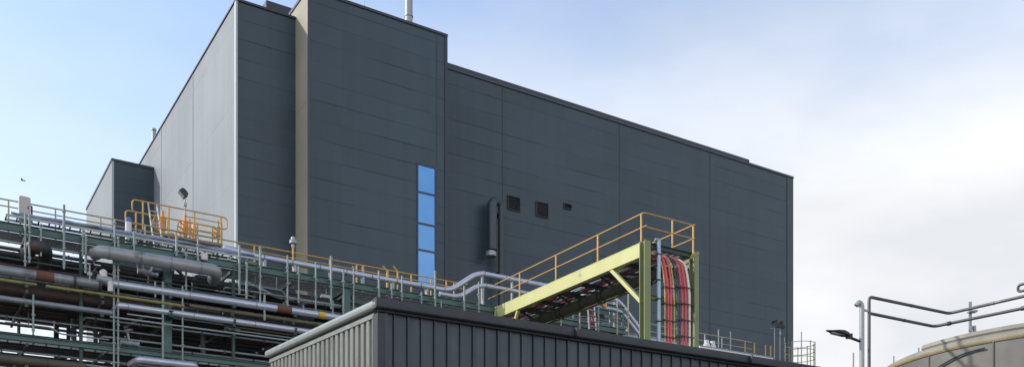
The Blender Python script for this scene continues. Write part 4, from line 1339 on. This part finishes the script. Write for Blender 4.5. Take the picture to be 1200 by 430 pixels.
# ladder frame, red and white, behind the bridge
tt = T0 - 0.2
s_ = S(688, tt)
t = Thing('ladder', 'red and white striped steps under the bridge behind the shed roof', 'ladder', (s_, tt, 12))
z1, z0 = Z(688, 352, tt), Z(684, 388, tt)
w = MB()
for dx in (0, 0.42):
    w.bar((s_ - 0.25 + dx, tt - 0.5, z0), (s_ + dx, tt, z1), 0.06, 0.06)
t.part('stile', w, M['white'])
w = MB()
for k in range(5):
    f_ = 0.1 + 0.19 * k
    w.bar((s_ - 0.25 + 0.25 * f_, tt - 0.5 + 0.5 * f_, z0 + (z1 - z0) * f_), (s_ + 0.17 + 0.25 * f_, tt - 0.5 + 0.5 * f_, z0 + (z1 - z0) * f_), 0.12, 0.06)
t.part('tread', w, M['cable_red'])

# ------------------------------------------------------------------ right-hand lower continuation of the rack
T2 = T0 + 0.6
sA, sB = 31.5, S(905, T2)
zd2 = Z(860, 411, T2)
t = Thing('low_pipe_rack', 'lower rack section with pale rails seen over the shed roof at right', 'pipe rack', ((sA + sB) / 2, T2 + 1, 0))
w = MB().ibeam((sA, T2, zd2 - 0.15), (sB, T2, zd2 - 0.15), 0.3, 0.16)
t.part('longitudinal_beam', w, M['pale_trim'])
w = MB().ibeam((sA, T2 + 2.2, zd2 - 0.15), (sB, T2 + 2.2, zd2 - 0.15), 0.3, 0.16)
t.part('longitudinal_beam', w, M['green'])
for x in (sA + 0.3, (sA + sB) / 2, sB - 0.3):
    for q in (T2 + 0.1, T2 + 2.1):
        t.part('column', MB().ibeam((x, q, 0), (x, q, zd2 - 0.3), 0.2, 0.2, up=(0, 1, 0)), M['green'])
zz2 = Z(860, 397, T2 + 1.6)
w = MB().tube([(sA, T2 + 1.6, zz2), (sB, T2 + 1.6, zz2)], 0.028, 8).tube([(sA, T2 + 1.6, zz2 - 0.4), (sB, T2 + 1.6, zz2 - 0.4)], 0.025, 8)
hr = t.part('handrail', w, M['palerail'])
for u in (826, 842, 846, 856, 873, 884, 897, 903):
    x = S(u, T2 + 1.6)
    t.part('post', MB().bar((x, T2 + 1.6, zd2), (x, T2 + 1.6, zz2 + (0.4 if u in (842, 856) else 0.0)), 0.05, 0.05), M['galv' if u < 870 else 'rail'], parent=hr)
t2 = Thing('pipe', 'brown pipe on the low rack section at right', 'pipe', (sA, T2 + 1.0, zd2 + 0.2))
t2.part('pipe_body', MB().tube([(sA, T2 + 1.0, zd2 + 0.25), (sB, T2 + 1.0, zd2 + 0.25)], 0.13, 12).mat(1).rings((sA, T2 + 1.0, zd2 + 0.2), (sB, T2 + 1.0, zd2 + 0.2), 0.19, 1.6, 0.06, 8), [M['brownpipe'], M['galv']])
for u, lab in ((828, 'white valve box at the left end of the low rack'), (835, 'white motor housing beside the valve box on the low rack')):
    x, q = S(u, T2 + 0.5), T2 + 0.5
    t2 = Thing('valve_box', lab, 'valve', (x, q, zd2))
    t2.part('housing', MB().lathe([(0, 0), (0.2, 0), (0.2, 0.25), (0.14, 0.32), (0.14, 0.5), (0, 0.52)], (x, q, zd2), 12), M['white'])
    t2.part('stem', MB().tube([(x + 0.12, q, zd2 + 0.3), (x + 0.3, q, zd2 + 0.34)], 0.06, 8), M['black'])
tw2 = T2 - 0.3
p, q = (S(819, tw2), tw2, Z(860, 413.5, tw2)), (S(905, tw2), tw2, Z(860, 413.5, tw2))
t = Thing('pipe', 'white pipe lying along the low rack just over the shed fascia', 'pipe', p)
t.part('pipe_body', MB().tube([p, q], 0.085, 12), M['white'])
for f_ in (0.1, 0.5, 0.9):
    x_ = p[0] + (q[0] - p[0]) * f_
    t.part('bracket', MB().box(x_ - 0.05, x_ + 0.05, tw2 - 0.02, T2 - 0.09, p[2] - 0.13, p[2] - 0.06), M['galv'], smooth=False)
floodlight(912.5, 380, 420, TM - 4, 'twin headed floodlight on a tall post before the right end of the dark hall', 1.25, heads=2, zbase=9.0)
x, q, z_ = on_t(907.5, 383, TM - 4)
solo('light_mast', 'thin grey mast just left of the twin floodlight', 'mast', MB().tube([(x, q, 0), (x, q, z_)], 0.04, 8).box(x - 0.09, x + 0.09, q - 0.09, q + 0.09, 0, 0.3).tube([(x, q, z_ - 0.1), (x - 0.5, q, z_ - 0.15)], 0.03, 8), M['pole'], (x, q, 0))

# scaffold tower at the right corner of the hall
TS = TM - 6
x0, x1 = S(925, TS), S(949, TS)
zt_ = Z(937, 402, TS)
t = Thing('scaffold_tower', 'round caged scaffold of thin tubes at the right foot of the hall', 'scaffold', ((x0 + x1) / 2, TS, 0))
cx, rr = (x0 + x1) / 2, (x1 - x0) / 2
for k in range(10):
    an = 2 * math.pi * k / 10 + 0.2
    h = zt_ + (0.6 if k in (3, 6) else 0.0)
    t.part('standard', MB().tube([(cx + rr * math.cos(an), TS + rr * math.sin(an), 0), (cx + rr * math.cos(an), TS + rr * math.sin(an), h)], 0.035, 8), M['palerail' if k % 3 else 'galv'])
for z_ in (zt_ - 0.08, zt_ - 0.65, zt_ - 1.2, zt_ - 2.2):
    t.part('hoop', MB().tube([(cx + rr * math.cos(an), TS + rr * math.sin(an), z_) for an in [2 * math.pi * i / 24 for i in range(24)]], 0.025, 7, closed=True), M['palerail'])

# ------------------------------------------------------------------ foreground shed (own, slightly different grid)
th2 = math.atan(1130 / 1900.0)
SH = Frame(th2, -2.92, 21.0)
LW, LS = 15.6, 8.1             # front length, side depth
zf, zk = 7.65, 8.13            # eaves height at the front corner and at the back
slope = (zk - zf) / LS
shed = Thing('metal_shed', 'low metal clad shed with ribbed pale side and dark panelled front', 'shed', (LW / 2, LS / 2, 0), fr=SH)
# front wall: flat pans with standing ribs
path = []
x = 0.10
while x < LW - 0.1:
    path += [(x, 0.10), (x + 0.285, 0.10), (x + 0.287, 0.125), (x + 0.303, 0.125), (x + 0.305, 0.055), (x + 0.328, 0.055), (x + 0.33, 0.10)]
    x += 0.33
w = MB().sheet(path, 0, zf - 0.26)
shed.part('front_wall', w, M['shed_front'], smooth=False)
# side wall: trapezoid ribs, top follows the roof slope
path = []
y = LS - 0.06
while y > 0.22:
    path += [(0.045, y), (0.045, y - 0.155), (0.055, y - 0.165), (0.13, y - 0.185), (0.13, y - 0.275), (0.085, y - 0.29), (0.085, y - 0.305), (0.13, y - 0.31), (0.13, y - 0.322), (0.045, y - 0.328)]
    y -= 0.33
w = MB().sheet(path, 0, lambda a_, b2: zf + slope * b2 - 0.30)
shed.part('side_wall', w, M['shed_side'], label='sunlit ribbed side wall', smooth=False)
# backs so the shed is closed
w = MB().box(0.14, LW - 0.1, 0.14, LS - 0.1, 0, zf - 0.3)
shed.part('core_wall', w, M['shed_trim'], smooth=False)
w = MB()
w.box(0.0, 0.17, 0.02, 0.30, 0, zf - 0.29)
shed.part('corner_post', w, M['shed_trim'], smooth=False)
w = MB().box(0.18, 0.24, 0.035, 0.095, 0, zf - 0.27)
shed.part('downpipe', w, M['duct'], smooth=False)
# band under the side eaves
w = MB().prism([(0.28, zf + slope * 0.28 - 0.36), (LS, zf + slope * LS - 0.36), (LS, zf + slope * LS - 0.262), (0.28, zf + slope * 0.28 - 0.262)],
               (0.02, 0, 0), (0, 1, 0), (0, 0, 1), (1, 0, 0), 0.1)
shed.part('side_band', w, M['shed_cap'], smooth=False)
w = MB().prism([(0.2, zf + slope * 0.2 - 0.26), (LS, zf + slope * LS - 0.26), (LS, zf + slope * LS - 0.19), (0.2, zf + slope * 0.2 - 0.19)],
               (0.045, 0, 0), (0, 1, 0), (0, 0, 1), (1, 0, 0), 0.1)
shed.part('shadow_gap', w, M['black'], smooth=False)
# rounded verge flashing on the side
d0 = Vector((0, LS + 0.1, slope * (LS + 0.1)))
poly = [(0.10, -0.2), (-0.05, -0.2), (-0.085, -0.17), (-0.095, -0.11), (-0.085, -0.05), (-0.055, -0.015), (0.0, 0.0), (0.1, 0.0)]
L = d0.length
dn = d0.normalized()
w = MB().prism([(a_, b2) for a_, b2 in poly], (0, -0.06, zf - slope * 0.06), (1, 0, 0), Vector((1, 0, 0)).cross(dn) * -1 if False else (0, -dn.z, dn.y), dn, L)
shed.part('verge_flashing', w, M['shed_cap'])
# front fascia and gutter
w = MB().prism([(-0.13, -0.005), (-0.14, -0.06), (-0.125, -0.19), (-0.10, -0.215), (0.09, -0.215), (0.09, 0.0), (0.0, 0.002)],
               (-0.09, 0, zf), (0, 1, 0), (0, 0, 1), (1, 0, 0), LW + 0.1)
shed.part('front_fascia', w, M['shed_trim'])
w = MB().box(0.02, LW - 0.05, -0.005, 0.09, zf - 0.262, zf - 0.217)
shed.part('soffit', w, M['black'], smooth=False)
w = MB()
w.v = [(0.1, 0.0905, zf - 0.001), (LW, 0.0905, zf - 0.001), (LW, LS, zk - 0.02), (0.1, LS, zk - 0.02), (0.1, 0.0905, zf - 0.2), (LW, 0.0905, zf - 0.2), (LW, LS, zf - 0.2), (0.1, LS, zf - 0.2)]
w.f = [(0, 1, 2, 3), (7, 6, 5, 4), (0, 4, 5, 1), (1, 5, 6, 2), (2, 6, 7, 3), (3, 7, 4, 0)]
shed.part('roof', w, M['roofing'], smooth=False)
w = MB()
for x in (5.1, 10.9):
    shed.part('fascia_joint', MB().box(x, x + 0.03, -0.238, -0.09, zf - 0.20, zf - 0.005), M['coping'], smooth=False)

# ------------------------------------------------------------------ storage tank and its pipes, right edge
ang = R(29.9)
TC = (31.5 * math.sin(ang), 31.5 * math.cos(ang), 0)
FW = Frame(0)
tank = Thing('storage_tank', 'big round grey storage tank with cream insulated rim at the right edge', 'tank', TC, fr=FW)
RT, HT = 5.0, 7.7
w = MB().lathe([(RT, 0), (RT, HT - 0.24)], TC, 96)
tw_ = tank.part('shell', w, M['tank_wall'])
w = MB().lathe([(RT + 0.02, HT - 0.28), (RT + 0.05, HT - 0.24), (RT + 0.05, HT - 0.19), (RT + 0.0, HT - 0.17)], TC, 96)
tank.part('rim_edge', w, M['tank_edge'])
w = MB().lathe([(RT + 0.01, HT - 0.19), (RT - 0.04, HT - 0.10), (RT - 0.2, HT - 0.02), (RT - 0.45, HT), (3.0, HT + 0.25), (0.0, HT + 0.45)], TC, 96)
tank.part('roof', w, M['tank_rim'])
a_n = math.atan2(-TC[1], -TC[0])
w = MB().lathe([(RT - 0.25, HT - 0.1), (RT - 0.16, HT + 0.02), (RT - 0.2, HT + 0.12), (RT - 0.6, HT + 0.16), (RT - 0.6, HT)], TC, 40, a_n - 0.78, a_n + 1.2)
tank.part('roof_overlay', w, M['tank_rim'])
w = MB()
for k in range(9):
    an = a_n - 1.5 + k * 0.33
    w = MB().tube([(TC[0] + (RT - 0.3) * math.cos(an), TC[1] + (RT - 0.3) * math.sin(an), HT - 0.05), (TC[0] + (RT - 0.3) * math.cos(an), TC[1] + (RT - 0.3) * math.sin(an), HT + 0.13 + 0.12 * (k % 5 == 1))], 0.02, 6)
    tank.part('roof_stud', w, M['galv'])
w = MB()
for k in range(9):
    an = a_n - 1.4 + k * 0.36
    w = MB().tube([(TC[0] + (RT + 0.012) * math.cos(an), TC[1] + (RT + 0.012) * math.sin(an), 0), (TC[0] + (RT + 0.012) * math.cos(an), TC[1] + (RT + 0.012) * math.sin(an), HT - 0.28)], 0.02, 6)
    tank.part('shell_seam', w, M['tank_wall'], parent=tw_)
# curved hose lying against the shell
pts = []
for k in range(12):
    f_ = k / 11
    an = a_n - 0.86 + 0.5 * f_
    pts.append((TC[0] + (RT + 0.05) * math.cos(an), TC[1] + (RT + 0.05) * math.sin(an), HT - 1.25 + 0.85 * math.sin(f_ * math.pi / 2)))
h = MB().tube(pts, 0.022, 8)
hs = build('hose', h, M['duct'], TC, FW)
hs['label'] = 'dark hose curving over the grey shell of the round tank'
hs['category'] = 'hose'

K = 24.5 / 22.0
def at(u, v, lam):
    return ((u - 600) / FPX * lam, lam, EYE + lam * (HOR - v) / FPX)
def level(u, v, z):
    lam = (z - EYE) * FPX / (HOR - v)
    return at(u, v, lam)
A = at(1018.5, 347.5, 24.5)
zA1 = A[2]
B = level(1112, 367, zA1)
C = level(1230, 340, zA1)
D = level(1198, 333, zA1 + 0.35)
t = Thing('pipe', 'upper dark pipe bending round above the tank from a tall riser', 'pipe', (A[0], A[1], 0), fr=FW)
b0 = t.part('pipe_body', MB().tube([(A[0], A[1], 0), A, B, C], 0.04, 14, 0.12).rings(A, B, 0.046, 2.3, 0.04, 14, 1.6).rings(B, C, 0.046, 1.9, 0.04, 14, 1.2), M['pipe_right'])
A2 = at(1020, 367, 24.6)
B2 = level(1095, 382.3, A2[2])
C2 = level(1235, 353.5, A2[2])
t = Thing('pipe', 'lower grey pipe running parallel beneath the upper dark pipe above the tank', 'pipe', A2, fr=FW)
b0 = t.part('pipe_body', MB().tube([(A[0] + 0.02, A[1] + 0.05, A2[2]), A2, B2, C2], 0.04, 14, 0.14).rings(A2, B2, 0.046, 2.1, 0.04, 14, 1.3).rings(B2, C2, 0.055, 1.9, 0.10, 14, 0.35), M['pipe_right'])
# pipe support trestle on the tank
P = level(1140, 361, zA1)
t = Thing('pipe_support', 'small steel trestle carrying two pipes on the tank roof', 'support', (P[0], P[1], HT), fr=FW)
w = MB()
for dx in (-0.06, 0.1):
    w.bar((P[0] + dx, P[1] + 0.02, HT - 0.15), (P[0] + dx * 0.5, P[1] + 0.02, A2[2] - 0.06), 0.06, 0.06)
t.part('leg', w, M['pole'])
w = MB().bar((P[0] - 0.02, P[1] + 0.1, A2[2] - 0.2), (P[0] - 0.02, P[1] + 0.1, zA1 + 0.2), 0.06, 0.06).box(P[0] - 0.1, P[0] + 0.1, P[1] - 0.08, P[1] + 0.12, zA1 - 0.1, zA1 - 0.066)
t.part('upright', w, M['pole'])
# return bend at the frame edge
E1, E2 = level(1193, 334, zA1 + 0.4), level(1240, 323, zA1 + 0.4)
E3 = (E2[0], E2[1], E2[2] - 0.17)
E4 = (E1[0], E1[1], E1[2] - 0.17)
t = Thing('handrail_loop', 'dark looped rail end above the pipes at the right frame edge', 'handrail', E1, fr=FW)
t.part('rail_tube', MB().tube([E2, E1, E4, E3], 0.035, 10, 0.08), M['pipe_right'])
t.part('rail_post', MB().bar((E3[0], E3[1], HT), (E2[0], E2[1], E2[2]), 0.06, 0.06), M['pole'])

# lamp post left of the riser
L0 = at(1010, 357, 24.4)
t = Thing('lamp_post', 'grey lamp post with flat black lamp head reaching left beside the tank', 'street lamp', (L0[0], L0[1], 0), fr=FW)
t.part('pole', MB().tube([(L0[0], L0[1], 0), (L0[0], L0[1], L0[2]), (L0[0] - 0.07, L0[1], L0[2] + 0.08), (L0[0] - 0.14, L0[1], L0[2] - 0.02)], 0.062, 14, 0.05), M['pole'])
H1, H0 = at(1009, 400, 24.4), at(993, 394, 24.4)
t.part('arm', MB().tube([H1, H0], 0.035, 10).box(H0[0] - 0.03, H0[0] + 0.12, H0[1] - 0.05, H0[1] + 0.05, H0[2] - 0.05, H0[2] + 0.07), M['black'])
N = at(968, 387, 24.2)
head = MB()
secs = ((0.0, 0.03, 0.012), (0.15, 0.12, 0.03), (0.32, 0.16, 0.065), (0.48, 0.16, 0.085), (0.6, 0.11, 0.07), (0.66, 0.05, 0.04))
dirv = (Vector(at(996, 393.5, 24.4)) - Vector(N))
sc = dirv.length / 0.66
dirv.normalize()
ex = Vector((0, 1, 0))
ez = dirv.cross(ex).normalized() * -1
if ez.z < 0:
    ez = -ez
n0 = 12
for (d_, wv, hv) in secs:
    for k in range(n0):
        an = 2 * math.pi * k / n0
        zz_ = math.sin(an)
        zz_ = zz_ * hv * (1.35 if zz_ > 0 else 0.5)
        head.v.append(tuple(Vector(N) + dirv * d_ * sc + ex * math.cos(an) * wv + ez * zz_))
for i in range(len(secs) - 1):
    for k in range(n0):
        k2 = (k + 1) % n0
        head.f.append((i * n0 + k, i * n0 + k2, (i + 1) * n0 + k2, (i + 1) * n0 + k))
head.f.append(tuple(range(n0 - 1, -1, -1)))
head.f.append(tuple((len(secs) - 1) * n0 + k for k in range(n0)))
lh = t.part('lamp_head', head, M['black'])
t.part('lens', MB().prism([(0.14 * sc, -0.1), (0.5 * sc, -0.1), (0.5 * sc, 0.1), (0.14 * sc, 0.1)], Vector(N) - ez * 0.035, dirv, ex, ez, 0.012), M['white'], parent=lh, smooth=False)
t.part('bracket', MB().bar(at(1010, 363, 24.4), at(1019, 364, 24.5), 0.05, 0.05), M['pole'])
q = at(1000, 413, 24.8)
solo('marker_rod', 'thin grey rod standing left of the lamp post foot', 'rod', MB().tube([(q[0], q[1], 0), q], [0.03, 0.02], 8).box(q[0] - 0.1, q[0] + 0.1, q[1] - 0.1, q[1] + 0.1, 0, 0.2), M['pole'], (q[0], q[1], 0), FW)

# bird in the sky at left
q = at(26.5, 211.5, 70)
t = Thing('bird', 'small dark bird gliding in the sky above the cream cabinet', 'bird', q, fr=FW)
w = MB().tube([(q[0] - 0.14, q[1], q[2]), (q[0] - 0.09, q[1], q[2] + 0.015), (q[0], q[1], q[2] + 0.01), (q[0] + 0.1, q[1], q[2]), (q[0] + 0.2, q[1], q[2])], [0.012, 0.035, 0.05, 0.03, 0.02], 8)
for sgn in (-1, 1):
    n = len(w.v)
    for (dx, dy, dz) in ((-0.06, 0.03, 0.02), (0.05, 0.03, 0.02), (0.05, 0.22, 0.09), (-0.03, 0.2, 0.07), (0.06, 0.30, 0.05), (0.03, 0.30, 0.055)):
        w.v.append((q[0] + dx, q[1] + sgn * dy, q[2] + dz))
    m_ = len(w.v) - n
    for i in range(m_):
        x_, y_, z_ = w.v[n + i]
        w.v.append((x_, y_, z_ - 0.012))
    top = [(0, 1, 2, 3), (3, 2, 4, 5)]
    for f_ in top:
        w.f.append(tuple(n + i for i in f_))
        w.f.append(tuple(n + m_ + i for i in reversed(f_)))
    for i, j in ((0, 1), (1, 2), (2, 4), (4, 5), (5, 3), (3, 0)):
        w.f.append((n + i, n + j, n + m_ + j, n + m_ + i))
t.part('body', w, M['bird'])
